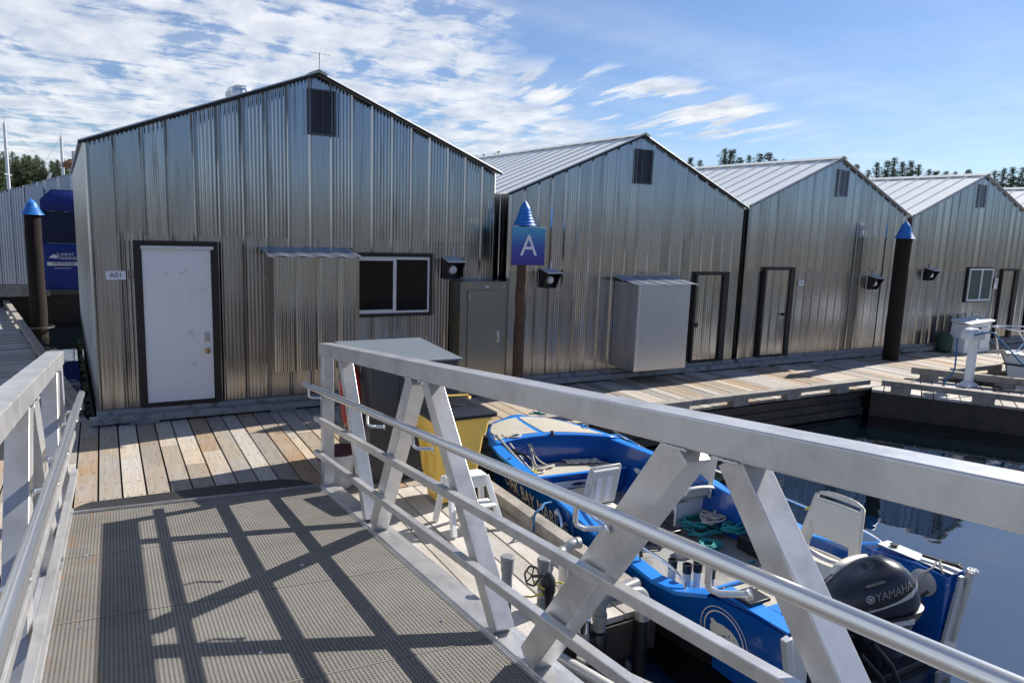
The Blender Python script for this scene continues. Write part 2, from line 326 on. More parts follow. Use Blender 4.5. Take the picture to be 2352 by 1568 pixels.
# bull rails: raised edge timbers on blocks
def bullrail(p, q, z0=.0, h=.13, w=.14, blk=.1, step=1.25, mat=None, labels=None, blen=.32):
    p, q = Vector(p), Vector(q); L = (q - p).length; d = (q - p) / L
    o = thing('bull_rail', p, *labels)
    m = MB(); n = max(1, round(L / 4.2))
    for i in range(n):
        a = p + d * (L * i / n + .003); b = p + d * (L * (i + 1) / n - .003); m.beam(a + Vector((0, 0, z0 + blk + h / 2)), b + Vector((0, 0, z0 + blk + h / 2)), w, h)
    m.build('rail_timber', mat or m_timber, o, bevel=.008)
    s = .16
    while s < L - .1:
        m = MB(); a = p + d * s; b = p + d * min(L, s + blen); m.beam(a + Vector((0, 0, z0 + blk / 2)), b + Vector((0, 0, z0 + blk / 2)), w * .94, blk - .002); m.build('spacer_block', mat or m_timber, o); s += step
    return o
bullrail((3.29, 3.86, 0), (3.29, 6.7, 0), h=.105, w=.13, blk=.02, step=1.1, labels=('weathered square timber rail along the landing beside the blue boat', 'dock rail', 'bull rails along the dock edges'))
bullrail((3.4, 7.97, 0), (11.98, 7.97, 0), h=.09, w=.15, blk=.1, labels=('long low timber rail along the dark slip in front of the second boathouse', 'dock rail', 'bull rails along the dock edges'))
# ---- angled finger dock at the right
fa, fb = Vector((12.1, 7.95, 0)), Vector((.53, -.85, 0)).normalized()
fn_ = Vector((-fb.y, fb.x, 0))
def fx(p): return fa + fb * p.x + fn_ * p.y + Vector((0, 0, p.z))
mb = MB(); deck_boards(mb, 0, 7, 0, 1.75, .2, 'x' if False else 'y', z=-.012, xf=fx, joints=False); struct(mb.build('finger_dock', m_plank2))
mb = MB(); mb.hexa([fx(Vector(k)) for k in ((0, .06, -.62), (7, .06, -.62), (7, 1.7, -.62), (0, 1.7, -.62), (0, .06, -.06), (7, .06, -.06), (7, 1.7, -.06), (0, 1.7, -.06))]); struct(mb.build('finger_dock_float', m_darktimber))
bullrail(fx(Vector((.15, .0, 0))), fx(Vector((6.5, .0, 0))), z0=-.01, h=.1, labels=('low dark timber rail on the open-water side of the angled finger dock', 'dock rail', 'bull rails along the dock edges'))
bullrail(fx(Vector((.62, 1.72, 0))), fx(Vector((6.5, 1.72, 0))), z0=-.01, h=.13, labels=('thick old timber rail behind the white power pedestal', 'dock rail', 'bull rails along the dock edges'))
bullrail((14.7, 7.97, 0), (16.4, 7.97, 0), h=.1, labels=('short timber rail between the power pedestal and the white sailing boat', 'dock rail', 'bull rails along the dock edges'))
# ---- left walkway running back beside the first boathouse
la = Vector((-.27, 10.62, 0)); ld = Vector((-2.2, 14.4, 0)).normalized(); ln = Vector((-ld.y, ld.x, 0))
def lx(p): return la + ld * p.x + ln * p.y + Vector((0, 0, p.z))
mb = MB(); deck_boards(mb, 0, 22, 0, 2.4, .145, 'y', z=-.01, xf=lx, joints=False); struct(mb.build('left_walkway', m_plank2))
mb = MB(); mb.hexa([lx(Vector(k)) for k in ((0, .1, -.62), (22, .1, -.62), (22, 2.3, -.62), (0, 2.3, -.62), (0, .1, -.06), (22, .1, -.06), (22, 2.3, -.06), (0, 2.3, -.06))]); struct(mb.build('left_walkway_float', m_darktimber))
bullrail(lx(Vector((.2, .07, 0))), lx(Vector((21.8, .07, 0))), h=.1, w=.13, blk=.09, step=1.6, labels=('long weathered rail edging the left walkway beside the first boathouse', 'dock rail', 'bull rails along the dock edges'))
# ================================================================ boathouses
F = 10.4
def corr(mb, x0, x1, zb, top, y, pitch=.3, rib=.018, seed=1, micro=(.006, .045), skip=()):
    """profiled sheet facing -y: big ribs every pitch with fine flutes between them"""
    rn = random.Random(seed); xs = []; x = x0; k = 0
    while x < x1 - .001:
        hw = .012; amp = rn.choice((.2, .5, .9, 1.2)) * micro[0]; sl = .022
        xs += [(x, 0), (x + sl, rib), (x + sl + hw, rib), (x + 2 * sl + hw, 0)]
        q = x + 2 * sl + hw + .010; e = min(x + pitch, x1) - .03; st = micro[1]
        while q < e: xs += [(q, 0), (q + st * .22, amp), (q + st * .45, amp), (q + st * .67, 0)]; q += st
        x += pitch; k += 1
    xs = [p for p in xs if p[0] < x1 - .002] + [(x1, 0)]
    rows = []
    H_ = 5
    for j in range(H_ + 1):
        rows.append([(px, y - d, zb + (top(px) - zb) * j / H_) for px, d in xs])
    mb.grid(rows)
def boathouse(x0, x1, ze, zp, label, depth=11, skew=0., seed=1, base=.16, zr=None, F=F, sid=None, rib=.018, pitch=.3, y_over=.07, xo=.05, micro=(.006, .045), bottom_beam=True, lap=2.0, roof_rib=.42, roofm=None):
    sid = sid or m_siding; zr = zr or ze
    xp = (x0 + x1) / 2; o = thing('boathouse', (x0, F, 0), label, 'boathouse', 'metal boathouses in a row')
    top = lambda x: ze + (zp - ze) * (x - x0) / (xp - x0) if x < xp else zr + (zp - zr) * (x1 - x) / (x1 - xp)
    xs_l = []; xx_ = x0 + .028
    while xx_ < x1 - .05: xs_l.append(xx_); xx_ += pitch
    mb = MB(); corr(mb, x0, x1, lap - .04, lambda x: top(x) - .015, F - .004, pitch, rib, seed, micro)
    for xx_ in xs_l: screws(mb, [xx_], [z_ for z_ in (lap - .02, lap + .55, lap + 1.15, lap + 1.7) if z_ < top(xx_) - .08], F - rib - .003)
    mb.build('upper_sheeting', sid, o, fix=False)
    mb = MB(); corr(mb, x0, x1, base, lambda x: lap, F, pitch, rib, seed + 30, micro); screws(mb, xs_l, (base + .12, base + .7), F - rib + .001); mb.build('lower_sheeting', m_siding_low, o, fix=False)
    for f in ():
        pass
    # side and back walls (plain profiled sheet along y)
    for sx_, xx in ((-1, x0), (1, x1)):
        mb = MB(); rows = [[], []]; y = F; zt = ze if sx_ < 0 else zr
        while y < F + depth:
            for dy, d in ((0, 0), (.01, .015), (.03, .015), (.04, 0), (.1, .004), (.16, 0), (.22, .004)):
                xs_ = xx + skew * (y + dy - F) + sx_ * d
                rows[0].append((xs_, y + dy, base - .05)); rows[1].append((xs_, y + dy, zt - .01))
            y += .3
        mb.grid(rows); mb.build('side_wall', sid, o, fix=False)
    mb = MB(); yb = F + depth; sb = skew * depth
    mb.prism([(x0 + sb, yb, base), (x1 + sb, yb, base), (x1 + sb, yb, zr - .02), (xp + sb, yb, zp - .02), (x0 + sb, yb, ze - .02)], (0, .02, 0)); mb.build('back_wall', sid, o)
    # roof: two ribbed slopes
    rf = None
    for a, b, za, sgn in ((x0 - xo, xp, ze, 1), (xp, x1 + xo, zr, -1)):
        mb = MB(); zl = za - (zp - za) / abs(xp - (x0 if sgn > 0 else x1)) * xo
        A, B = ((a, zl), (b, zp)) if sgn > 0 else ((a, zp), (b, zl))
        y = F - y_over; cols = []
        nrm = Vector((-(B[1] - A[1]), 0, B[0] - A[0])).normalized()
        while y < F + depth + .1:
            for dy, h in ((0, .012), (.012, .035), (.035, .035), (.047, .012), (.2, .012)): cols.append((y + dy, h))
            y += roof_rib
        rows = [[(A[0] + skew * (yy - F) + nrm.x * h, yy, A[1] + nrm.z * h) for yy, h in cols], [(B[0] + skew * (yy - F) + nrm.x * h, yy, B[1] + nrm.z * h) for yy, h in cols]]
        mb.grid(rows); mb.build('roof_slope', roofm or m_roofm, o, fix=False)
        # rake flashing and eave edge
        mb = MB(); mb.beam((A[0], F - y_over + .0, A[1] + .0), (B[0], F - y_over + .0, B[1] + .0), .012, .035); mb.build('rake_flashing', m_trimdark if seed < 3 else m_trim, o)
    mb = MB(); mb.grid([[(xp - .13 + skew * t_, F - y_over - .02 + t_, zp - .005), (xp + skew * t_, F - y_over - .02 + t_, zp + .055), (xp + .13 + skew * t_, F - y_over - .02 + t_, zp - .005)] for t_ in (0, depth + .2)]); mb.build('ridge_cap', m_roofm, o, solid=.006)
    if bottom_beam:
        mb = MB(); mb.box(x0 - .02, x1 + .02, F - .06, F + .1, base - .075, base + .012); mb.build('sill_beam', m_trim, o, bevel=.005)
        mb = MB(); mb.box(x0 - .1, x1 + .05, F - .20, F - .062, base - .13, base - .045); mb.build('skirt_beam', m_trim, o, bevel=.005)
        x = x0 + .35
        while x < x1 - .3:
            mb = MB(); mb.box(x, x + .34, F - .22, F - .05, .004, base - .132); mb.build('support_block', m_trim, o, bevel=.004); x += 1.75
    return o, top
def screws(mb, xs, zs, y):
    for x in xs:
        for z in zs: mb.box(x - .006, x + .006, y - .006, y, z - .006, z + .006)
def louvre(o, x0, x1, z0, z1, mat, y=F, n=16):
    f = MB(); f.box(x0 - .02, x0 + .008, y - .05, y - .01, z0 - .02, z1 + .02); f.box(x1 - .008, x1 + .02, y - .05, y - .01, z0 - .02, z1 + .02)
    f.box(x0 + .01, x1 - .01, y - .05, y - .01, z1, z1 + .02); f.box(x0 + .01, x1 - .01, y - .05, y - .01, z0 - .02, z0); f.box((x0 + x1) / 2 - .004, (x0 + x1) / 2 + .004, y - .052, y - .03, z0, z1)
    v = f.build('louvre_vent', mat, o)
    b = MB()
    for i in range(n):
        z = z0 + (z1 - z0) * (i + .5) / n; h = (z1 - z0) / n
        b.hexa([(x0, y - .045, z - h * .45), (x1, y - .045, z - h * .45), (x1, y - .02, z + h * .2), (x0, y - .02, z + h * .2), (x0, y - .042, z - h * .3), (x1, y - .042, z - h * .3), (x1, y - .018, z + h * .32), (x0, y - .018, z + h * .32)])
    b.box(x0, x1, y - .0195, y - .019, z0, z1)
    b.build('louvre_blade', mat, v)
def doorset(o, x0, x1, z0, z1, mat, fw=.09, y=F, slab=None, right_extra=0.):
    fr = MB(); yo = y - .085
    fr.box(x0, x0 + fw, yo, y - .005, z0, z1); fr.box(x1 - fw - right_extra, x1, yo, y - .005, z0, z1); fr.box(x0 + fw, x1 - fw - right_extra, yo, y - .005, z1 - fw, z1); fr.box(x0 + fw, x1 - fw - right_extra, yo, y - .005, z0, z0 + .03)
    fr.build('door_frame', m_trimdark, o, bevel=.004)
    d = MB(); a, b, c, e = x0 + fw + .006, x1 - fw - right_extra - .006, z0 + .035, z1 - fw - .006
    if slab == 'corr':
        corr(d, a, b, c, lambda x: e, y - .045, .22, .012, 5, (.003, .05)); dd = d.build('door', mat, o, fix=False)
    else:
        d.box(a, b, y - .062, y - .03, c, e); dd = d.build('door', mat, o, bevel=.003)
    return dd, (a, b, c, e)
def meter(o, x, z, s=1., y=F):
    h = MB(); h.tube([(x + .05, y - .03, z + .16 * s), (x + .05, y - .03, z + .3 * s)], .014, 8)
    h.hexa([(x - .17 * s, y - .3 * s, z + .10 * s), (x + .17 * s, y - .3 * s, z + .10 * s), (x + .15 * s, y - .02, z + .16 * s), (x - .15 * s, y - .02, z + .16 * s), (x - .17 * s, y - .3 * s, z + .115 * s), (x + .17 * s, y - .3 * s, z + .115 * s), (x + .15 * s, y - .02, z + .175 * s), (x - .15 * s, y - .02, z + .175 * s)])
    m = h.build('meter_hood', m_alframe, o)
    b = MB()
    for sx_ in (-1, 1):
        b.hexa([(x + sx_ * .14 * s - .006, y - .12 * s, z - .17 * s), (x + sx_ * .14 * s + .006, y - .12 * s, z - .17 * s), (x + sx_ * .14 * s + .006, y - .01, z - .17 * s), (x + sx_ * .14 * s - .006, y - .01, z - .17 * s), (x + sx_ * .15 * s - .006, y - .28 * s, z + .098 * s), (x + sx_ * .15 * s + .006, y - .28 * s, z + .098 * s), (x + sx_ * .15 * s + .006, y - .01, z + .155 * s), (x + sx_ * .15 * s - .006, y - .01, z + .155 * s)])
    b.box(x - .13 * s, x + .13 * s, y - .05 * s, y - .022, z - .17 * s, z + .14 * s); b.box(x - .14 * s, x + .14 * s, y - .125 * s, y - .03, z - .185 * s, z - .171 * s)
    b.build('meter_housing', m_blackp, m)
    d = MB(); d.lathe([(.075 * s, -.0), (.075 * s, .06 * s), (.06 * s, .10 * s), (.001, .112 * s)], (x, y - .052 * s, z - .03 * s), 16, (0, -1, 0)); d.build('meter_dial', m_alframe, m, smooth=True)
    r_ = MB(); r_.tube([(x + .062 * s * math.cos(a / 12 * 6.2832), y - .14 * s, z - .03 * s + .062 * s * math.sin(a / 12 * 6.2832)) for a in range(12)], .009 * s, 5, True); r_.box(x - .03 * s, x + .03 * s, y - .168 * s, y - .164 * s, z - .015 * s, z + .012 * s); r_.build('dial_ring', m_alframe, m)
# ---- first boathouse
b1, top1 = boathouse(-.15, 5.5, 3.52, 4.65, 'large corrugated metal boathouse with white door, dark window and rooftop aerial, nearest the gangway', depth=9.5, skew=-.04, seed=1, y_over=.13, lap=2.46, rib=.024, micro=(.007, .05))
dd, (a, b, c, e) = doorset(b1, .33, 1.33, .20, 2.35, m_door, .085)
q = MB(); q.box(b - .105, b - .045, F - .078, F - .0625, 1.02, 1.14); q.build('deadbolt_plate', m_galv, dd, bevel=.003)
q = MB(); q.lathe([(.034, 0), (.034, .01), (.016, .014), (.016, .035), (.03, .045), (.032, .062), (.02, .072), (.001, .073)], (b - .075, F - .063, .90), 14, (0, -1, 0)); q.build('door_knob', M('brass', (.5, .36, .14), .25, 1.), dd, smooth=True)
q = MB(); q.box(a - .01, b + .03, F - .105, F - .087, e - .01, e + .03); q.build('door_drip_edge', m_alframe, dd)
q = MB(); q.box(b - .16, b - .105, F - .0645, F - .0625, 1.68, 1.74); q.box(b - .10, b - .055, F - .0645, F - .0625, 1.68, 1.74); q.build('blank_sticker', m_white, dd)
q = MB()
for (u_, v_, s_) in ((.3, .86, .006), (.34, .84, .008), (.36, .80, .005), (.56, .845, .01), (.62, .86, .008), (.54, .80, .005), (.25, .76, .006), (.27, .72, .005), (.63, .75, .005), (.68, .65, .004)):
    q.box(a + (b - a) * u_ - s_, a + (b - a) * u_ + s_, F - .0635, F - .0622, c + (e - c) * v_ - s_ * .5, c + (e - c) * v_ + s_ * .5)
q.build('paint_chip', m_trimdark, dd)
# number plate A01
q = MB(); q.box(.015, .235, F - .035, F - .022, 1.855, 1.965); pl = q.build('number_plate', m_white, b1)
text('plate_number', 'A01', .085, (.125, F - .0372, 1.91), (1, 0, 0), (0, 0, 1), m_darktext, pl, .002)
louvre(b1, 2.56, 2.91, 3.87, 4.44, m_vent)
# window
q = MB(); x0_, x1_, z0_, z1_ = 3.17, 4.42, 1.28, 2.235; y_ = F - .08
q.box(x0_, x1_, y_, F - .005, z1_ - .055, z1_); q.box(x0_, x1_, y_, F - .005, z0_, z0_ + .05); q.box(x0_, x0_ + .05, y_, F - .005, z0_ + .05, z1_ - .055); q.box(x1_ - .045, x1_, y_, F - .005, z0_ + .05, z1_ - .055)
wn = q.build('window', m_trimdark, b1, bevel=.003)
q = MB(); a_, b_, c_, d_ = x0_ + .052, x1_ - .047, z0_ + .052, z1_ - .057
for bx_ in ((a_, b_, d_ - .04, d_), (a_, b_, c_, c_ + .035), (a_, a_ + .03, c_ + .035, d_ - .04), (b_ - .03, b_, c_ + .035, d_ - .04), (3.785, 3.835, c_ + .035, d_ - .04)): q.box(bx_[0], bx_[1], F - .065, F - .03, bx_[2], bx_[3])
q.box(a_ + .03, 3.785, F - .06, F - .035, c_ + .035, c_ + .055); q.box(a_ + .03, 3.785, F - .06, F - .035, d_ - .058, d_ - .04); q.build('window_frame', m_alframe, wn)
q = MB(); q.box(a_ + .03, 3.785, F - .045, F - .04, c_ + .05, d_ - .05); q.box(3.835, b_ - .03, F - .05, F - .045, c_ + .035, d_ - .04); q.build('window_pane', m_glass, wn)
# metal box bulging over the left half of the window
q = MB(); corr(q, 1.93, 3.08, .66, lambda x: 2.19, 9.76, .285, .012, 9, (.005, .05))
rows = [[], []]
for i in range(17):
    y = 9.76 + i * .04; d = .006 if i % 2 else 0
    rows[0].append((1.93 - d, y, .66)); rows[1].append((1.93 - d, y, 2.2))
q.grid([rows[0], rows[1]]); q.grid([[(3.08, y, .66), (3.08, y, 2.2)] for y in (9.76, 10.39)]); q.grid([[(1.93, 9.76, .66), (3.08, 9.76, .66)], [(1.93, 10.39, .66), (3.08, 10.39, .66)]])
pj = q.build('projecting_box', m_siding_old, b1, fix=False)
q = MB(); rows = []
for yy, z in ((9.66, 2.195), (10.39, 2.29)):
    rows.append([(1.86 + i * .0652, yy, z + (.012 if (i // 2) % 2 else 0)) for i in range(20)])
q.grid(rows); q.build('box_roof', m_siding_pale, pj, solid=.004)
meter(b1, 4.74, 2.02, .95)
q = MB(); cx_, cy_, cz_ = 2.12, 13.2, 4.36
q.lathe([(.15, -.25), (.15, .18), (.20, .22), (.225, .33), (.20, .42), (.1, .48), (.01, .485)], (cx_, cy_, cz_), 24)
tv = q.build('roof_turbine', m_alum2, b1, smooth=True)
q = MB()
for k in range(16):
    t_ = 2 * math.pi * k / 16; u_ = Vector((math.cos(t_), math.sin(t_), 0)); v_ = Vector((math.cos(t_ + .25), math.sin(t_ + .25), 0)); P = Vector((cx_, cy_, cz_))
    q.grid([[P + u_ * .21 + Vector((0, 0, .22)), P + u_ * .24 + Vector((0, 0, .33)), P + u_ * .18 + Vector((0, 0, .44))], [P + v_ * .21 + Vector((0, 0, .22)), P + v_ * .23 + Vector((0, 0, .33)), P + v_ * .18 + Vector((0, 0, .44))]])
q.build('turbine_fin', m_roofm, tv, fix=False)
q = MB(); AX, AY = 2.74, 10.5
q.tube([(AX, AY, 4.6), (AX, AY, 4.97)], .006, 5); q.tube([(AX - .12, AY - .05, 4.95), (AX + .16, AY + .05, 4.965)], .004, 5)
for k in (-.12, -.06, .0, .07, .14): q.tube([(AX + k - .02, AY - .12, 4.96), (AX + k + .02, AY + .12, 4.96)], .0025, 4)
q.tube([(AX, AY, 4.9), (AX - .11, AY - .04, 4.86)], .004, 4); q.build('aerial', m_trim, b1)
q = MB()
rn = random.Random(5)
for i in range(30): # weed fringe on the waterline side edge
    y = 10.6 + i * .3; x = -.2 - .04 * (y - F); q.box(x - .05 - rn.random() * .03, x - .005, y, y + .28, -.5, -.28 + rn.random() * .1)
q.box(-.62, -.16, 10.5, 19.8, -.6, -.3) if False else None
q.build('algae_fringe', m_weed, b1)
q = MB(); q.hexa([(-.13, 10.55, -.6), (5.4, 10.55, -.6), (5.0, 19.8, -.6), (-.52, 19.8, -.6), (-.13, 10.55, .08), (5.4, 10.55, .08), (5.0, 19.8, .08), (-.52, 19.8, .08)]); q.build('float', m_darktimber, b1)
# ---- second, third, fourth and fifth boathouses
def flo(o, x0, x1, d=11): q = MB(); q.box(x0 + .05, x1 - .05, 10.6, 10.4 + d, -.6, .08); q.build('float', m_darktimber, o)
b2, _ = boathouse(5.78, 11.08, 3.22, 4.35, 'metal boathouse behind the letter A sign, with a projecting metal cupboard beside its door', seed=2, depth=12, micro=(.006, .042), pitch=.265, rib=.022); flo(b2, 5.78, 11.08)
louvre(b2, 8.31, 8.64, 3.54, 4.10, m_vent); meter(b2, 6.55, 1.85, .9)
dd, (a, b, c, e) = doorset(b2, 9.87, 10.76, .19, 1.95, m_siding, .055, slab='corr', right_extra=.09)
q = MB(); q.box(a + .02, a + .08, F - .085, F - .062, .88, .96); q.tube([(a + .03, F - .09, .95), (a + .03, F - .09, .99), (a + .07, F - .09, .99), (a + .07, F - .09, .95)], .007, 6); q.build('padlock', m_blackp, dd)
q = MB(); corr(q, 8.0, 9.2, .25, lambda x: 1.77, 9.73, 1.19, .006, 2, (.009, .045)); q.grid([[(8.0 - (.008 if i in (5, 6, 12, 13) else 0), 9.73 + i * .0388, z) for i in range(18)] for z in (.25, 1.79)]); q.grid([[(9.2, y, .25), (9.2, y, 1.79)] for y in (9.73, 10.39)]); q.grid([[(8, 9.73, .25), (9.2, 9.73, .25)], [(8, 10.39, .25), (9.2, 10.39, .25)]])
pj = q.build('projecting_box', m_siding_pale, b2, fix=False)
q = MB(); q.grid([[(7.93 + i * .055, yy, z + (.01 if (i // 3) % 2 else 0)) for i in range(26)] for yy, z in ((9.62, 1.775), (10.39, 1.87))]); q.build('box_roof', m_siding_pale, pj, solid=.004)
b3, _ = boathouse(11.26, 16.42, 3.27, 4.36, 'metal boathouse third from the gangway, with a dull metal door and small number plate', seed=4, depth=12, micro=(.004, .042), pitch=.26); flo(b3, 11.26, 16.42)
louvre(b3, 13.81, 14.12, 3.58, 4.12, m_ventl); meter(b3, 15.33, 1.72, .9)
dd, (a, b, c, e) = doorset(b3, 11.76, 12.66, .18, 2.05, m_siding, .055, slab='corr', right_extra=.08)
q = MB(); q.tube([(b - .08, F - .065, 1.06), (b - .08, F - .11, 1.06), (b - .17, F - .11, 1.06)], .014, 8); q.lathe([(.035, 0), (.035, .008), (.001, .01)], (b - .08, F - .063, 1.06), 12, (0, -1, 0)); q.build('door_handle', m_blackp, dd)
q = MB(); q.box(12.86, 13.02, F - .032, F - .02, 1.66, 1.77); pl = q.build('number_plate', m_white, b3); text('plate_number', 'A03', .06, (12.94, F - .0335, 1.715), (1, 0, 0), (0, 0, 1), m_darktext, pl, .002)
b4, _ = boathouse(16.66, 22.25, 3.28, 4.37, 'metal boathouse behind the white dock box, with a small slider window and narrow door', seed=6, depth=12, micro=(.006, .05), pitch=.3, rib=.028); flo(b4, 16.66, 22.25)
louvre(b4, 19.25, 19.52, 3.58, 4.12, m_ventl); meter(b4, 17.5, 1.9, .85)
q = MB(); q.box(19.17, 20.32, F - .06, F - .004, 1.17, 2.07); wn = q.build('window', m_trimdark, b4)
q = MB()
for bx_ in ((19.2, 20.29, 2.0, 2.04), (19.2, 20.29, 1.2, 1.25), (19.2, 19.24, 1.25, 2.0), (20.25, 20.29, 1.25, 2.0), (19.74, 19.80, 1.25, 2.0)): q.box(bx_[0], bx_[1], F - .09, F - .062, bx_[2], bx_[3])
q.build('window_frame', m_alframe, wn); q = MB(); q.box(19.24, 20.25, F - .072, F - .065, 1.25, 2.0); q.build('window_pane', m_glassb, wn)
dd, (a, b, c, e) = doorset(b4, 20.76, 21.6, .17, 2.03, m_siding_old, .05, slab='corr', right_extra=.12)
q = MB(); q.box(20.52, 20.68, F - .034, F - .025, 1.66, 1.78); pl = q.build('number_plate', m_white, b4); text('plate_number', 'A04', .06, (20.6, F - .0355, 1.72), (1, 0, 0), (0, 0, 1), m_darktext, pl, .002)
q = MB(); q.box(20.5, 20.67, F - .034, F - .025, 1.5, 1.64); q.build('notice', m_wplast, b4)
b5, _ = boathouse(22.45, 28.0, 3.3, 4.4, 'metal boathouse at the far right edge, only its pale roof and corner showing', seed=8, depth=12, pitch=.3, rib=.024); flo(b5, 22.45, 28)
# ---- boathouse across the water at the left with blue canvas door
F0 = 24.0
mb = MB(); b0 = thing('boathouse', (-6, F0, 0), 'pale ribbed metal boathouse standing in the water behind the left piling', 'boathouse', 'metal boathouses in a row')
top0 = lambda x: 3.12 + (x + 2.35) * .345 if x < 1.1 else 3.12 + 3.45 * .345 - (x - 1.1) * .345
mb = MB(); corr(mb, -6, -1.35, .62, lambda x: max(1.9, top0(x)), F0, .32, .02, 3, (.006, .06)); corr(mb, -1.35, 1.4, 3.03, top0, F0, .32, .02, 3, (.002, .08)); mb.build('front_wall', m_siding_pale, b0, fix=False)
mb = MB(); mb.box(-1.78, -1.36, F0 - .05, F0 - .02, .62, 3.3); mb.build('pale_corner_panel', m_siding_pale, b0)
mb = MB(); mb.prism([(-6, F0, 1.75), (1.1, F0, top0(1.1)), (1.1, F0, top0(1.1) + .05), (-6, F0, 1.8)], (0, 12, 0)); mb.prism([(1.1, F0, top0(1.1)), (6, F0, top0(6)), (6, F0, top0(6) + .05), (1.1, F0, top0(1.1) + .05)], (0, 12, 0)); mb.build('roof', m_roofm, b0)
mb = MB(); mb.box(-6, -1.36, F0 - .12, F0 + .1, .30, .61); mb.build('sill_beam', m_timber, b0); mb = MB(); mb.box(-6, 6, F0 + .3, F0 + 12, -.6, .3); mb.build('float', m_darktimber, b0)
mb = MB(); mb.box(-5.9, -5.8, F0 + .1, F0 + 11.8, .3, 1.7); mb.box(5.8, 5.9, F0 + .1, F0 + 11.8, .3, 2.3); mb.build('side_wall', m_siding_pale, b0)
mb = MB(); mb.lathe([(.12, -.2), (.12, .1), (.3, .12), (.3, .25), (.16, .34), (.16, .36)], (-.62, F0 + 1.2, 3.8), 16); mb.build('rusty_roof_vent', m_rusty, b0, smooth=True)
mb = MB(); mb.tube([(-.62, F0 + 1.2, 4.14), (-.62, F0 + 1.2, 4.4)], .05, 8); mb.build('vent_pipe', m_galv, b0)
# canvas-covered door / boat
cv = thing('canvas_cover', (-1.4, F0 - .2, .1), 'blue canvas cover printed with a company name, hanging over the far left boathouse opening', 'canvas cover')
mb = MB(); yv = F0 - .35
X0, X1 = -1.42, 1.3
mb.grid([[(X0 + .0, yv, 2.98), (X0 + .22, yv, 3.2), (X1, yv, 3.18)], [(X0, yv, 2.66), (X0 + .22, yv, 2.66), (X1, yv, 2.62)]]); mb.grid([[(X0 + .22, F0 - .04, 3.24), (X1, F0 - .04, 3.24)], [(X0 + .22, yv, 3.2), (X1, yv, 3.18)]])
rows = []
for j in range(9):
    z = 1.78 - j * .16; rows.append([(X0 + (X1 - X0) * i / 30, yv - .02 - .05 * math.sin(i * .9 + j * .3) * max(0, j - 4) / 4, z) for i in range(31)])
mb.grid(rows); mb.build('canvas', m_canvas, cv, smooth=True, solid=.01, angle=20)
mb = MB(); mb.grid([[(X0, yv, 2.658), (X1, yv, 2.618)], [(X0, yv - .02, 1.783), (X1, yv - .02, 1.783)]]); mb.build('dark_panel', m_canvasd, cv, solid=.008)
mb = MB(); mb.box(X0 - .02, X0 + .03, F0 - .33, F0 - .05, .5, 2.95); mb.build('side_flap', m_canvas, cv)
text('company_name', 'SUMMIT', .12, (-.92, yv - .03, 1.47), (1, 0, 0), (0, 0, 1), m_white, cv, .004); text('company_name', 'MARINE', .12, (-.87, yv - .03, 1.37), (1, 0, 0), (0, 0, 1), m_white, cv, .004)
mb = MB(); mb.box(-1.36, -.62, yv - .034, yv - .026, 1.17, 1.27); nb_ = mb.build('number_band', m_wplast, cv); text('phone_number', '778-679-3728', .095, (-.98, yv - .038, 1.222), (1, 0, 0), (0, 0, 1), m_canvasd, nb_, .004)
mb = MB(); mb.prism([(-1.32, yv - .03, 1.38), (-1.2, yv - .03, 1.49), (-1.14, yv - .03, 1.46), (-1.08, yv - .03, 1.4), (-1.15, yv - .03, 1.36), (-1.22, yv - .03, 1.38)], (0, .004, 0)); mb.build('mountain_logo', m_white, cv)
mb = MB(); mb.box(-1.2, -.8, yv - .03, yv - .026, 1.09, 1.105); mb.build('logo_rule', m_white, cv)
# ================================================================ pilings
def piling(x, y, r, ztop, label, rcap, seed, mat=None, lean=(0, 0)):
    o = thing('piling', (x, y, -.5), label, 'piling', 'pilings with blue caps'); rn = random.Random(seed)
    mb = MB(); zs = [-1.2 + i * (ztop + 1.2) / 14 for i in range(15)]
    mb.tube([(x + lean[0] * (z + .5) + rn.uniform(-.006, .006), y + rn.uniform(-.006, .006), z) for z in zs], [r * (1.04 - .05 * i / 14) * rn.uniform(.98, 1.02) for i in range(15)], 20)
    mb.build('pole', mat or m_pile, o, smooth=True)
    prof = []; hc = .385; n = 6; f_ = 1
    for i in range(n):
        z0 = hc * .72 * i / n; z1 = hc * .72 * (i + 1) / n; prof += [(rcap * f_, z0), (rcap * f_ * .98, z0 + .012), (rcap * f_ * .80, z1)]; f_ *= .875
    prof += [(rcap * .43, hc * .725), (rcap * .24, hc * .87), (.006, hc)]
    mb = MB(); mb.lathe(prof, (x + lean[0] * (ztop + .5), y, ztop), 28); mb.build('cap', m_cap, o, smooth=True, angle=25)
    return o
piling(5.74, 9.9, .085, 2.71, 'slender old piling with blue cap standing behind the letter A sign', .19, 1, m_pile_old, (.012, 0))
piling(15.5, 9.82, .165, 2.73, 'thick dark piling with blue cap in front of the third and fourth boathouses', .215, 2)
pL = piling(-1.48, 21.4, .18, 2.56, 'dark wet piling with blue cap in the water beside the left walkway', .265, 3)
mb = MB(); mb.tube([(-1.48 + .3 * math.cos(a / 10 * math.pi - 1.6), 21.4 + .3 * math.sin(a / 10 * math.pi - 1.6), -.22) for a in range(11)], .03, 8); mb.tube([(-1.75, 21.1, -.22), (-1.48, 21.1, -.22)], .03, 8); mb.build('pile_hoop', m_rubber, pL)
sg = thing('dock_letter_sign', (5.735, 9.66, 2.4), 'square blue and violet sign with a white letter A, fixed to the slender piling', 'sign')
mb = MB(); mb.box(5.44, 6.03, 9.665, 9.68, 2.105, 2.69); 
s_ = mb.build('sign_panel', m_sign, sg, bevel=.002)
text('sign_letter', 'A', .46, (5.735, 9.662, 2.395), (1, 0, 0), (0, 0, 1), m_white, sg, .003, sx=.98)
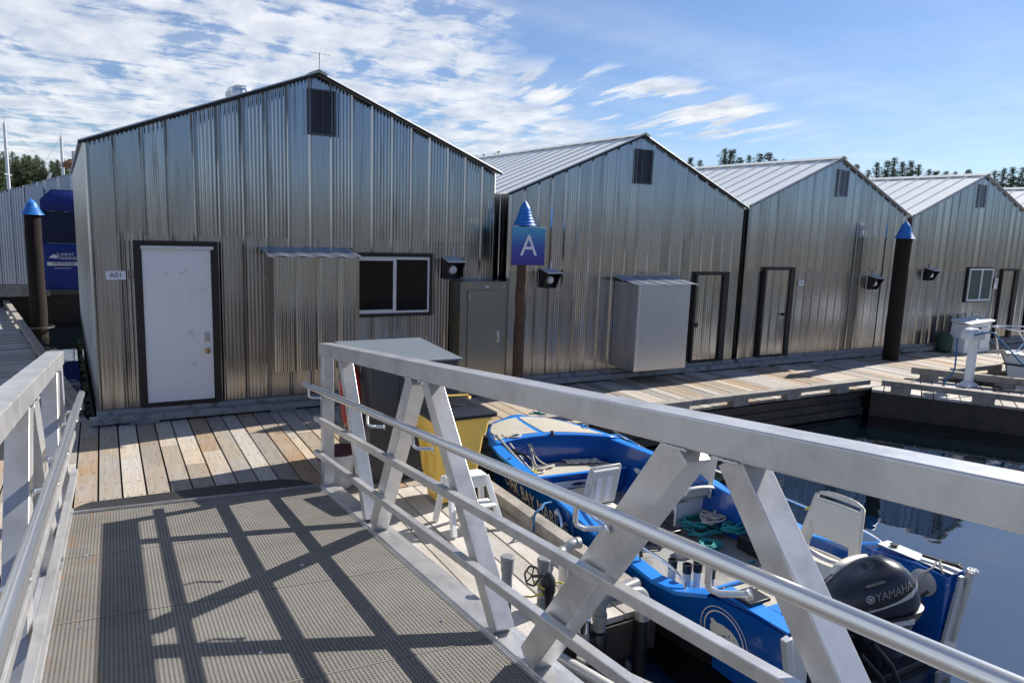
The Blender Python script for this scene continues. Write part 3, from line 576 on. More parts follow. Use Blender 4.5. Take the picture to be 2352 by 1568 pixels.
mb = MB(); mb.box(5.68, 5.82, 9.682, 9.80, 2.15, 2.65); mb.build('mounting_board', m_trimdark, sg)
mb = MB()
for p in ((5.735, 2.645), (5.77, 2.64), (5.735, 2.15)): mb.lathe([(.008, 0), (.006, .004), (.001, .005)], (p[0], 9.6645, p[1]), 8, (0, -1, 0))
mb.build('sign_bolt', m_trimdark, sg)
# ================================================================ gangway
L0 = Vector((-.35, 7.03, .08)); AC = Vector((.99597, -.08968, 0)); AS = Vector((-.00682, -1, .10842)); UPZ = Vector((0, 0, 1))
def W(t, s, h): return L0 + AC * t + AS * s + UPZ * h
gw = thing('gangway', tuple(W(1.05, 0, 0)), 'aluminium gangway with truss rails and grating deck sloping down to the wooden landing', 'gangway')
gdir = AS.normalized(); SE = 10.2
def gbar(mb, t, s0, h0, s1, h1, wt, wn, endcut=None):
    """square member lying in the truss plane between two (s,h) points; wt across, wn in plane"""
    p, q = W(t, s0, h0), W(t, s1, h1); d = (q - p).normalized(); u = AC.cross(d).normalized()
    a, b_ = AC * wt / 2, u * wn / 2
    mb.hexa([p - a - b_, p + a - b_, q + a - b_, q - a - b_, p - a + b_, p + a + b_, q + a + b_, q - a + b_])
for side in (0, 1):
    tc_ = 2.195 if side else -.055; ti = 2.13 if side else .01; sg_ = 1 if side else -1
    s_first = -.05 if side else -.18
    # top chord
    mb = MB(); gbar(mb, tc_, s_first, 1.385, SE, 1.385, .13, .115); mb.build('top_rail', m_alum, gw, bevel=.008)
    mb = MB(); gbar(mb, tc_, s_first + .02, -.06, SE, -.06, .13, .16); mb.build('bottom_chord', m_alum, gw, bevel=.006)
    # end post
    mb = MB(); p_ = (tc_, s_first + .055)
    mb.hexa([W(tc_ + a, s_first + b_, h) for h in (.02, 1.326) for a, b_ in ((-.052, .0), (.052, .0), (.052, .11), (-.052, .11))]); mb.build('end_post', m_alum, gw, bevel=.006)
    # warren diagonals
    nodesB = [1.50, 3.80, 6.10, 8.4]; nodesT = [.55, 2.50, 5.0, 7.2, 9.4]
    if side: segs = [(.62, 1.326, 1.37, .03), (1.56, .03, 2.35, 1.326), (2.60, 1.326, 3.66, .03), (4.0, .03, 4.98, 1.326), (5.22, 1.326, 6.2, .03), (6.5, .03, 7.35, 1.326), (7.6, 1.326, 8.5, .03)]
    else: segs = [(.42, 1.326, 1.28, .03), (1.46, .03, 2.3, 1.326), (2.55, 1.326, 3.55, .03), (3.9, .03, 4.8, 1.326), (5.1, 1.326, 6.1, .03), (6.4, .03, 7.3, 1.326), (7.6, 1.326, 8.5, .03)]
    for (a, b_, c_, d_) in segs:
        mb = MB(); gbar(mb, tc_, a, b_, c_, d_, .108, .112 if a < c_ and b_ > d_ else .145)
        for (s_, h_) in ((a, b_), (c_, d_)):
            h2 = 1.322 if h_ > 1 else .028; mb.tube([W(ti - sg_ * .002, s_ - .062 + k * .0155, h2 + (k % 2) * .003) for k in range(9)], .006, 5)
        mb.build('diagonal_brace', m_alum, gw, bevel=.006)
    # two flat mid rails on the walking side
    for h_ in (.70, .352):
        mb = MB(); gbar(mb, ti - sg_ * .028, s_first - .01, h_, SE, h_, .05, .05); mb.build('mid_rail', m_alum, gw, bevel=.004)
    # round handrail on bent brackets
    th = ti - sg_ * .105; hh = 1.03; s0_ = s_first - .14 if side else -.42
    mb = MB(); mb.tube([W(th, s0_ + (SE - s0_) * i / 20, hh) for i in range(21)], .0285, 20)
    mb.tube([W(th, s0_ + .0, hh), W(th, s0_ - .012, hh - .002)], [.0285, .014], 20); hr = mb.build('handrail', m_alum2, gw, smooth=True)
    for bs in ((.04, 1.86, 2.78, 4.60, 5.35, 6.9, 8.2) if side else (-.1, .62, 2.02, 2.85, 4.3, 5.4, 6.9, 8.2)):
        b0_ = bs - .05
        pts = [W(th, b0_, hh - .02), W(th, b0_, hh - .085), W(th + sg_ * .006, b0_ + .006, hh - .105), W(th + sg_ * .024, b0_ + .03, hh - .115), W(ti + sg_ * .004, bs + .02, hh - .118)]
        mb = MB(); mb.tube(pts, .0115, 10); mb.lathe([(.021, 0), (.019, .006), (.012, .01)], tuple(W(ti, bs + .018, hh - .118)), 12, tuple(-AC * sg_)); mb.build('handrail_bracket', m_alum2, hr, smooth=True)
    # deck side flange
    mb = MB(); a, b_ = (2.118, 2.30) if side else (-.16, -.008)
    mb.hexa([W(t_, s_, h) for h in (-.02, .012) for t_, s_ in ((a, -.02), (b_, -.02), (b_, SE), (a, SE))]); mb.build('side_flange', m_alum, gw, bevel=.003)
    mb = MB()
    e_ = 2.112 if side else -.004
    mb.hexa([W(t_, s_, h) for h in (-.05, .008) for t_, s_ in ((e_ - .003, -.01), (e_ + .003, -.01), (e_ + .003, SE), (e_ - .003, SE))]); mb.build('edge_angle', m_alum, gw)
# grating deck: bearing bars, cross webs
def grate_obj():
    mb = MB(); n = 96; pitch = 2.105 / n
    L1 = tuple(W(0, 0, 0))
    for i in range(n + 1):
        t_ = .0035 + i * (2.101 / n); hw = .0065
        mb.hexa([W(a, s_, h) for h in (-.03, .004) for a, s_ in ((t_ - hw, 0), (t_ + hw, 0), (t_ + hw, SE), (t_ - hw, SE))])
    ns = 440
    for j in range(ns):
        s_ = j * SE / ns + .01
        mb.hexa([W(a, b_, h) for h in (-.028, .0025) for a, b_ in ((.004, s_ - .0078), (2.104, s_ - .0078), (2.104, s_ + .0078), (.004, s_ + .0078))])
    o = bpy.data.objects.new('x', None); bpy.data.objects.remove(o)
    return mb.build('grating_deck', m_grate, gw, fix=False)
g_ = grate_obj(); 
# shift the grating's local origin to its left edge so stains sit along that edge
off = W(0, 0, 0) - gw.location
for v in g_.data.vertices: v.co -= off
g_.location = off
for s_ in (1.22, 2.44, 3.66, 4.88, 6.1):
    mb = MB(); mb.hexa([W(a, b_, h) for h in (-.06, .0065) for a, b_ in ((.004, s_ - .006), (2.104, s_ - .006), (2.104, s_ + .006), (.004, s_ + .006))]); mb.build('panel_joint', m_grate, gw)
for i in range(9):
    mb = MB(); s_ = .5 + i * 1.2; mb.hexa([W(a, b_, h) for h in (-.14, -.034) for a, b_ in ((0, s_ - .04), (2.11, s_ - .04), (2.11, s_ + .04), (0, s_ + .04))]); mb.build('cross_beam', m_alum, gw)
rn = random.Random(8)
for (t_, s_) in ((.13, 1.02), (.15, 1.22), (.14, 2.28), (.15, 2.55), (1.1, 1.02), (1.42, 1.9), (1.48, 2.1), (1.98, 3.35), (1.95, .7), (1.0, 3.3)):
    mb = MB(); mb.lathe([(.012, .0), (.012, .003), (.007, .006), (.006, .002)], tuple(W(t_, s_, .0045)), 10); mb.build('deck_bolt', m_chrome, gw, smooth=True)
# rubber transition flap at the foot
mb = MB(); ring_ = [(-.36, 7.06, .084), (1.755, 6.87, .084), (1.74, 7.10, .042), (1.68, 7.28, .022), (1.50, 7.40, .018), (.97, 7.47, .016), (.34, 7.47, .016), (-.22, 7.48, .018), (-.32, 7.38, .026), (-.36, 7.25, .042)]
mb.prism(ring_, (0, 0, -.012)); fl = mb.build('rubber_flap', m_rubber, gw, bevel=.003)
mb = MB(); gb_ = [W(.0, -.012, .0), W(2.11, -.012, .0)]; mb.beam(gb_[0], gb_[1], .012, .06); mb.build('nosing', m_alum, gw)
mb = MB(); mb.hexa([W(t_, s_, h) for h in (-.10, -.065) for t_, s_ in ((.02, .02), (2.1, .02), (2.1, .5), (.02, .5))]); mb.build('skid_pad', m_blackp, gw)
# ================================================================ things on the landing
def grey_box():
    x0, x1, y0, y1, h = 2.30, 3.27, 6.92, 8.05, 1.27
    o = thing('dock_storage_box', (x0, y0, 0), 'tall charcoal painted storage locker with a paler sloping lid on the landing', 'storage box')
    q = MB(); q.box(x0, x1, y0, y1, .02, h - .012)
    q.build('body', m_greypaint, o, bevel=.006)
    q = MB(); q.hexa([(x0 - .04, y0 - .04, h - .01), (x1 + .04, y0 - .04, h - .01), (x1 + .04, y1 + .04, h + .03), (x0 - .04, y1 + .04, h + .03), (x0 - .04, y0 - .04, h + .012), (x1 + .04, y0 - .04, h + .012), (x1 + .04, y1 + .04, h + .052), (x0 - .04, y1 + .04, h + .052)]); q.build('lid', m_greylid, o, bevel=.003)
    q = MB(); q.box(x0 + .31, x0 + .316, y0 - .003, y0, .04, h - .03); q.box(x0 + .64, x0 + .646, y0 - .003, y0, .04, h - .03)
    q.build('panel_seam', m_blackp, o); q = MB(); q.box(x0 - .012, x0, y0 + .3, y0 + .36, h - .16, h - .05); q.build('hasp', m_galv, o); q = MB(); q.box(x0 - .012, x0, y0 + .8, y0 + .86, h - .16, h - .05); q.build('hasp', m_galv, o)
grey_box()
o = thing('life_ring', (2.24, 7.42, .8), 'red life ring hanging edge-on on the side of the charcoal storage locker', 'life ring')
RC = Vector((2.225, 7.36, .86)); ru = Vector((0.10, 1, 0)).normalized(); rv = Vector((0, 0, 1))
q = MB(); q.tube([RC + ru * .27 * math.cos(a / 40 * 6.2832) + rv * .30 * math.sin(a / 40 * 6.2832) for a in range(40)], .062, 14, True); q.build('ring_body', m_red, o, smooth=True)
q = MB(); pts = []
for a in range(64):
    t_ = a / 64 * 6.2832; rr_ = .345 + .012 * math.cos(4 * t_); pts.append(RC + Vector((-.03 - .02 * math.cos(4 * t_), 0, 0)) + ru * rr_ * math.cos(t_) + rv * (rr_ + .03) * math.sin(t_))
q.tube(pts, .007, 6, True); q.build('grab_line', m_wplast, o, smooth=True)
q = MB(); q.box(2.262, 2.30, 7.30, 7.42, 1.0, 1.18); q.build('hanging_bracket', m_galv, o)
# wheelie bin
def wheelie():
    o = thing('wheelie_bin', (2.9, 6.35, 0), 'yellow wheelie bin with black lid beside the charcoal locker', 'bin')
    z1 = .90
    def rect(x0, x1, y0, y1, z, r=.05, n=4):
        P = []
        for cx, cy, a0 in ((x1 - r, y1 - r, 0), (x0 + r, y1 - r, 90), (x0 + r, y0 + r, 180), (x1 - r, y0 + r, 270)):
            for k in range(n + 1): a = R(a0 + 90 * k / n); P.append((cx + r * math.cos(a), cy + r * math.sin(a), z))
        return P
    q = MB(); lv = [rect(2.72, 3.08, 6.10, 6.42, .02), rect(2.70, 3.10, 6.08, 6.45, .25), rect(2.69, 3.115, 6.06, 6.5, .26), rect(2.655, 3.165, 6.02, 6.58, .70), rect(2.635, 3.185, 6.0, 6.60, .705), rect(2.62, 3.20, 5.985, 6.62, z1 - .06), rect(2.60, 3.22, 5.965, 6.64, z1 - .055), rect(2.60, 3.22, 5.965, 6.64, z1 - .02)]
    k = len(lv[0])
    for r_ in lv: q.v += [Vector(p) for p in r_]
    for i in range(len(lv) - 1):
        for j in range(k): q.f.append((i * k + j, i * k + (j + 1) % k, (i + 1) * k + (j + 1) % k, (i + 1) * k + j))
    q.f.append(tuple(range(k))[::-1]); q.f.append(tuple((len(lv) - 1) * k + j for j in range(k))); q.build('bin_body', m_yellow, o, smooth=True, angle=30)
    q = MB()
    for z in (.12, .35, .55): q.box(2.66 - (z - .1) * .07, 2.70, 6.12, 6.17, z, z + .16); q.box(2.66 - (z - .1) * .07, 2.70, 6.32, 6.37, z, z + .16)
    q.box(2.59, 2.66, 6.10, 6.40, .70, .73); q.build('side_rib', m_yellow, o, bevel=.006)
    q = MB(); A = rect(2.575, 3.26, 5.93, 6.66, z1 - .018); B = rect(2.575, 3.26, 5.93, 6.66, z1 + .012); C_ = rect(2.62, 3.2, 5.99, 6.6, z1 + .03); D_ = rect(2.68, 3.14, 6.06, 6.54, z1 + .055); E_ = rect(2.72, 3.10, 6.10, 6.5, z1 + .048)
    lv = [A, B, C_, D_, E_]
    for r_ in lv: q.v += [Vector(p) for p in r_]
    for i in range(len(lv) - 1):
        for j in range(k): q.f.append((i * k + j, i * k + (j + 1) % k, (i + 1) * k + (j + 1) % k, (i + 1) * k + j))
    q.f.append(tuple(range(k))[::-1]); q.f.append(tuple((len(lv) - 1) * k + j for j in range(k))); ld_ = q.build('lid', m_blackp, o, smooth=True, angle=30)
    q = MB(); q.box(2.8, 3.02, 6.2, 6.4, z1 + .0495, z1 + .056); q.build('lid_plate', m_blackp, ld_, bevel=.003)
    q = MB(); q.tube([(3.21, 6.56, z1 - .03), (3.28, 6.62, z1 + .015), (3.28, 6.66, z1 + .02), (3.02, 6.72, z1 + .02), (2.9, 6.69, z1 + .01)], .016, 8); q.build('handle_bar', m_yellow, o, smooth=True)
    q = MB()
    for x in (3.14, 3.14): pass
    for y in (6.12, 6.44): 
        q = MB(); q.lathe([(.06, -.02), (.1, -.02), (.105, 0), (.1, .02), (.06, .02)], (3.17, y, .105), 20, (0, 1, 0)); q.build('wheel', m_rubber, o, smooth=True)
wheelie()
# bucket
o = thing('bucket', (1.98, 6.98, 0), 'white plastic bucket with dark lid standing behind the gangway end post', 'bucket')
BC = (2.02, 7.03, 0)
q = MB(); q.lathe([(.125, .002), (.145, .30), (.15, .305), (.15, .33), (.147, .335), (.15, .36), (.148, .365)], BC, 28); q.build('pail', m_wplast, o, smooth=True)
q = MB(); q.lathe([(.155, .35), (.157, .375), (.15, .38), (.147, .40), (.001, .395)], BC, 28); q.build('lid', M('maroon_lid', (.06, .012, .016), .45), o, smooth=True)
q = MB(); q.tube([(2.02 + .152 * math.cos(a / 12 * math.pi + 3.3), 7.03 + .152 * math.sin(a / 12 * math.pi + 3.3), .33 - .17 * math.sin(a / 12 * math.pi)) for a in range(13)], .0025, 5); q.build('wire_handle', m_galv, o)
# white step stool
def stool():
    o = thing('step_stool', (2.8, 5.65, 0), 'white plastic two-step stool beside the yellow bin', 'step stool')
    X0, X1, Y0, Y1, H = 2.58, 2.98, 5.46, 5.74, .46
    q = MB(); q.box(X0 + .03, X1 - .03, Y0 + .12, Y1, H - .03, H); q.build('top_step', m_wplast, o, bevel=.008)
    q = MB(); q.box(X0 + .0, X1 - .0, Y0 - .05, Y0 + .13, .2, .225); q.build('lower_step', m_wplast, o, bevel=.008)
    for sx_, xa, xb in ((-1, X0 + .02, X0 - .04), (1, X1 - .02, X1 + .04)):
        for yt, yb in ((Y0 + .14, Y0 - .1), (Y1 - .02, Y1 + .03)):
            q = MB(); q.beam((xa, yt, H - .02), (xb, yb, .008), .045, .05, (0, 1, 0)); q.build('leg', m_wplast, o, bevel=.006)
        q = MB(); q.hexa([(xa - .008, Y0 + .14, H - .11), (xa + .008, Y0 + .14, H - .11), (xa + .008, Y1 - .02, H - .11), (xa - .008, Y1 - .02, H - .11), (xa - .008, Y0 + .14, H - .01), (xa + .008, Y0 + .14, H - .01), (xa + .008, Y1 - .02, H - .01), (xa - .008, Y1 - .02, H - .01)]); q.build('side_panel', m_wplast, o)
    q = MB(); q.box(X0 + .03, X1 - .03, Y0 + .12, Y0 + .135, H - .12, H - .03); q.build('front_apron', m_wplast, o, bevel=.004)
stool()
# stainless electrical cabinet
def cabinet():
    o = thing('electrical_cabinet', (4.8, 10.1, 0), 'tall stainless steel electrical cabinet between the first boathouse and the slender piling', 'cabinet')
    q = MB(); q.box(4.74, 5.56, 9.98, 10.36, .02, 1.80); q.build('cabinet_body', m_steel, o, bevel=.004)
    q = MB(); q.box(4.73, 5.575, 9.95, 10.37, 1.801, 1.83); q.build('top_cap', m_steel, o, bevel=.003)
    q = MB(); q.box(4.87, 5.52, 9.955, 9.978, .1, 1.70); d = q.build('cabinet_door', m_steel, o, bevel=.004)
    q = MB(); q.box(5.38, 5.42, 9.94, 9.954, .86, 1.06); q.box(5.385, 5.415, 9.915, 9.939, .88, 1.0); q.build('door_handle', m_chrome, d, bevel=.004)
    q = MB(); q.box(4.865, 4.88, 9.94, 9.954, 1.55, 1.64); q.box(4.865, 4.88, 9.94, 9.954, .3, .39); q.build('hinge', m_chrome, d)
    q = MB(); q.box(5.16, 5.23, 9.975, 9.979, 1.735, 1.76); q.build('label_plate', m_alframe, o)
    q = MB(); q.box(4.885, 4.89, 9.974, 9.979, 1.72, 1.8); q.box(5.49, 5.495, 9.974, 9.979, 1.72, 1.8); q.build('top_strap', m_chrome, o)
cabinet()
# ================================================================ right-hand dock furniture
def pedestal():
    P = Vector((14.0, 7.38, 0)); o = thing('power_pedestal', P, 'slim white power pedestal with hooded head on the angled finger dock', 'power pedestal')
    b = Vector((14.25, 7.42, 0))
    q = MB(); q.hexa([(b.x - .2, b.y - .12, .0), (b.x + .2, b.y - .12, .0), (b.x + .2, b.y + .12, .0), (b.x - .2, b.y + .12, .0), (b.x - .07, b.y - .07, .09), (b.x + .07, b.y - .07, .09), (b.x + .07, b.y + .07, .09), (b.x - .07, b.y + .07, .09)]); q.build('foot', m_white, o, bevel=.005)
    q = MB(); q.box(b.x - .062, b.x + .062, b.y - .062, b.y + .062, .091, .95); q.build('post', m_white, o, bevel=.008)
    q = MB()
    n = 10; prof = [(-.19, 0)] + [(-.19, .10)] + [(-.19 * math.cos(i / n * math.pi), .10 + .11 * math.sin(i / n * math.pi)) for i in range(1, n)] + [(.19, .10), (.19, 0)]
    dx = Vector((.85, -.2, 0)).normalized(); dy = Vector((-dx.y, dx.x, 0))
    q.prism([b + Vector((-.09, 0, .9)) + dx * p[0] * .9 + UPZ * p[1] - dy * .09 for p in prof], dy * .18); q.build('head', m_white, o, bevel=.01)
    q = MB(); q.prism([b + Vector((-.09, 0, .905)) + dx * (p[0] * .62 + .07) + UPZ * (p[1] * .85) - dy * .12 for p in prof], dy * .028); q.build('head_cover', m_alframe, o)
    return b
pb = pedestal()
def rope(name, pts, r, mat, label=None, cat='rope', parent=None, sub=6, n=6):
    P = [Vector(p) for p in pts]; out = []
    for i in range(len(P) - 1):
        p0, p1, p2, p3 = P[max(0, i - 1)], P[i], P[i + 1], P[min(len(P) - 1, i + 2)]
        for k in range(sub):
            t_ = k / sub; out.append(.5 * ((2 * p1) + (-p0 + p2) * t_ + (2 * p0 - 5 * p1 + 4 * p2 - p3) * t_ * t_ + (-p0 + 3 * p1 - 3 * p2 + p3) * t_ ** 3))
    out.append(P[-1]); q = MB(); q.tube(out, r, n); o = q.build(name, mat, parent, smooth=True, origin=P[0])
    if label: tag(o, label, cat)
    return o
rope('shore_power_cable', [(14.02, 7.3, 1.0), (14.3, 7.16, 1.06), (14.5, 7.1, .93), (14.9, 7.0, .62), (15.5, 6.95, .25), (16.1, 6.95, -.02), (16.7, 7.1, -.05), (17.6, 7.2, .3)], .017, m_rope_b, 'blue power cable running from the white pedestal down to the sailing boat', 'cable')
rope('shore_power_cable', [(13.93, 7.55, .92), (13.9, 7.52, .6), (13.86, 7.5, .3), (13.82, 7.62, .06), (14.0, 7.7, .02)], .015, m_rope_b, 'short blue cable hanging straight down behind the white pedestal', 'cable')
def dockbox():
    o = thing('dock_box', (18, 9.8, 0), 'white fibreglass dock box with two doors in front of the fourth boathouse', 'dock box')
    X0, X1, Y0, Y1 = 18.25, 19.32, 9.66, 10.1; f = Vector((1.0, .0, 0))
    q = MB(); q.hexa([(X0 - .1, Y0, .01), (X1, Y0, .01), (X1, Y1, .01), (X0 - .1, Y1, .01), (X0 + .06, Y0 + .05, .68), (X1, Y0 + .05, .74), (X1, Y1, .80), (X0 + .06, Y1, .74)]); q.build('box_body', m_white, o, bevel=.015)
    q = MB(); q.hexa([(X0 + .0, Y0 - .02, .70), (X1 + .06, Y0 - .02, .757), (X1 + .06, Y1 + .03, .82), (X0, Y1 + .03, .76), (X0 + .0, Y0 - .02, .74), (X1 + .06, Y0 - .02, .80), (X1 + .06, Y1 + .03, .86), (X0, Y1 + .03, .80)]); q.build('lid', m_white, o, bevel=.012)
    for xa, xb in ((18.78, 19.26),):
        q = MB(); q.hexa([(xa, Y0 - .015, .10), (xb, Y0 - .015, .12), (xb, Y0 + .0, .12), (xa, Y0 + .0, .10), (xa, Y0 + .02, .62), (xb, Y0 + .02, .64), (xb, Y0 + .04, .64), (xa, Y0 + .04, .62)]); d = q.build('door', m_white, o, bevel=.006)
        q = MB(); q.box(xa - .02, xa - .004, Y0 - .02, Y0 + .03, .08, .64); q.build('door_gap', m_trimdark, d)
        q = MB(); q.box(xb - .02, xb + .01, Y0 - .03, Y0 - .01, .2, .26); q.box(xb - .02, xb + .01, Y0 - .01, Y0 + .01, .5, .56); q.build('hinge', m_trimdark, d)
    q = MB(); q.box(18.56, 18.70, Y0 + .015, Y0 + .03, .50, .60); q.build('notice', m_alframe, o)
dockbox()
o = thing('green_tub', (17.98, 10.05, 0), 'dark green rounded tub leaning against the left end of the white dock box', 'tub')
q = MB(); q.lathe([(.14, .02), (.17, .05), (.18, .34), (.15, .44), (.05, .47), (.002, .47)], (17.98, 10.05, 0), 18); q.build('shell', m_green, o, smooth=True); q = MB(); q.tube([(17.98 + .185 * math.cos(a / 20 * 6.2832), 10.05 + .185 * math.sin(a / 20 * 6.2832), .33) for a in range(20)], .012, 6, True); q.build('rim', m_green, o, smooth=True)
# sailing boat nosing in from the right
def sailboat(bx, by, L, hb, zb, label, masted=False, direction=(1, -.28, 0), mastH=9, z0=-.5):
    d = Vector(direction).normalized(); n_ = Vector((-d.y, d.x, 0)); B = Vector((bx, by, 0)); o = thing('sailing_boat', (bx, by, z0), label, 'sailing boat')
    P = lambda u, v, z: B + d * u + n_ * v + UPZ * z
    st = [(0, .02, zb), (.25, .22, zb - .02), (.8, .5, zb - .05), (L * .25, hb * .72, zb - .1), (L * .45, hb, zb - .14), (L * .7, hb, zb - .14), (L, hb * .75, zb - .08)]
    q = MB(); rows = []
    for k, (u, v, z) in enumerate(st):
        rk = .45 * max(0, 1 - u / 1.2)
        rows.append([P(u, -v, z), P(u + rk * .3, -v * .95, z - .22), P(u + rk * .7, -v * .82, z0 + .15), P(u + rk, -v * .5, z0 - .2), P(u + rk, 0, z0 - .4), P(u + rk, v * .5, z0 - .2), P(u + rk * .7, v * .82, z0 + .15), P(u + rk * .3, v * .95, z - .22), P(u, v, z)])
    q.grid(rows); q.build('hull', m_white, o, smooth=True)
    q = MB(); q.grid([[P(u + .02, -v * 1.006 - .004, z - .17), P(u + .02, -v * 1.0 - .004, z - .205)] for u, v, z in st]); q.build('hull_stripe', m_canvasd, o, fix=False)
    q = MB(); q.grid([[P(u, -v, z + .002), P(u, 0, z + .05), P(u, v, z + .002)] for u, v, z in st]); q.build('deck', m_wplast, o, smooth=True)
    q = MB()
    for s_ in (-1, 1): q.tube([P(u, s_ * v, z + .02) for u, v, z in st], .018, 6)
    q.build('toe_rail', m_alframe, o, smooth=True)
    q = MB(); q.hexa([P(L * .35, -hb * .5, zb - .1), P(L * .75, -hb * .55, zb - .1), P(L * .75, hb * .55, zb - .1), P(L * .35, hb * .5, zb - .1), P(L * .38, -hb * .42, zb + .25), P(L * .75, -hb * .5, zb + .3), P(L * .75, hb * .5, zb + .3), P(L * .38, hb * .42, zb + .25)]); q.build('cabin', m_white, o, bevel=.04)
    q = MB()
    for u0 in (.18,): q.grid([[P(.62 + i * .28, -(.42 + i * .1) * 1.01 - .012, zb - .09), P(.62 + i * .28, -(.42 + i * .1) * .99 - .016, zb - .14)] for i in range(3)])
    q.build('bow_window', m_glass, o, fix=False)
    if masted:
        q = MB(); q.tube([P(L * .4, 0, zb), P(L * .4, 0, mastH)], [.11, .07], 10); mt = q.build('mast', m_alframe, o, smooth=True)
        q = MB(); q.tube([P(L * .4, -.9, mastH * .62), P(L * .4, .9, mastH * .62)], .03, 6); q.build('spreader', m_alframe, mt)
        q = MB()
        for (a, b_) in (((0, 0, zb), (L * .4, 0, mastH)), ((L, 0, zb), (L * .4, 0, mastH)), ((L * .4, hb, zb), (L * .4, .9, mastH * .62)), ((L * .4, -hb, zb), (L * .4, -.9, mastH * .62)), ((L * .4, .9, mastH * .62), (L * .4, 0, mastH)), ((L * .4, -.9, mastH * .62), (L * .4, 0, mastH))): q.tube([P(*a), P(*b_)], .007, 4)
        q.build('rigging', m_trim, mt)
        q = MB(); q.tube([P(L * .15, 0, zb + .3), P(L * .33, 0, mastH * .7)], .07, 8); q.build('furled_sail', m_wplast, mt, smooth=True)
        q = MB(); q.tube([P(L * .4, .25, mastH + .35), P(L * .4, -.2, mastH + .3)], .012, 4); q.tube([P(L * .4, 0, mastH), P(L * .4, 0, mastH + .33)], .012, 4); q.build('masthead_vane', m_trim, mt)
    return o, P
sb, P = sailboat(15.72, 7.62, 6.2, .95, .5, 'white sailing boat nosing in from the right edge beside the power pedestal', direction=(1, -.3, 0))
q = MB(); r_ = .016
arc = [P(.95 + .0, -.55, .98), P(.45, -.5, 1.0), P(.05, -.34, 1.02), P(-.22, -.12, 1.04), P(-.26, 0.02, 1.05), P(-.2, .15, 1.04), P(.05, .34, 1.02), P(.5, .5, 1.0), P(1.6, .62, .96)]
q.tube(arc, r_, 8); q.tube([P(1.75, -.62, .94), P(.95, -.55, .98)], r_, 8); q.tube([P(.35, -.45, .40), P(.0, -.3, 1.02)], r_, 8); q.tube([P(.95, -.55, .38), P(.5, -.5, 1.0)], r_, 8); q.tube([P(.35, .4, .4), P(.1, .34, 1.02)], r_, 8); q.tube([P(1.7, -.62, .36), P(1.7, -.62, .95)], r_, 8)
q.build('bow_pulpit', m_chrome, sb, smooth=True)
q = MB(); q.box(16.3, 16.5, 7.25, 7.38, .75, .90); q.tube([(16.2, 7.3, .7), (16.45, 7.2, .6)], .03, 8); q.tube([(16.55, 7.22, .55), (16.4, 7.26, .72)], .02, 8); q.build('anchor_roller', m_chrome, sb, bevel=.004)
q = MB(); q.tube([P(.1, -.06, .46), P(.0, -.02, .56), P(-.12, .1, .53), P(-.14, .18, .50)], .035, 8); q.tube([P(.14, .1, .47), P(.3, -.1, .5), P(.5, .1, .49), P(.6, -.08, .5)], .022, 6); q.build('mooring_line', m_rope_w, sb, smooth=True)
q = MB()
rn = random.Random(4)
for i in range(7): q.tube([P(.15 + rn.random() * .8, rn.uniform(-.3, .3), .48), P(.15 + rn.random() * .8, rn.uniform(-.3, .3), .5 + rn.random() * .2)], .014, 5)
q.build('deck_hardware', m_chrome, sb, smooth=True)
rope('mooring_rope', [fx(Vector((1.5, 1.72, .2))), fx(Vector((1.7, 1.55, .10))), fx(Vector((2.1, 1.5, .04))), fx(Vector((2.0, 1.35, .02))), fx(Vector((2.6, 1.45, .03))), fx(Vector((3.3, 1.5, .04))), fx(Vector((3.9, 1.6, .12)))], .016, m_blackp, 'dark mooring rope lying along the finger dock behind the power pedestal')
# far-off masts behind the left boathouse
sailboat(-5.2, 50, 8.5, 1.3, .9, 'moored sailing boat whose tall bare mast rises above the pale left boathouse roof', True, (1, .1, 0), 6.85)
sailboat(-8.2, 50, 9.5, 1.4, .9, 'moored sailing boat whose mast stands at the very left edge above the boathouse roof', True, (1, -.1, 0), 7.3)
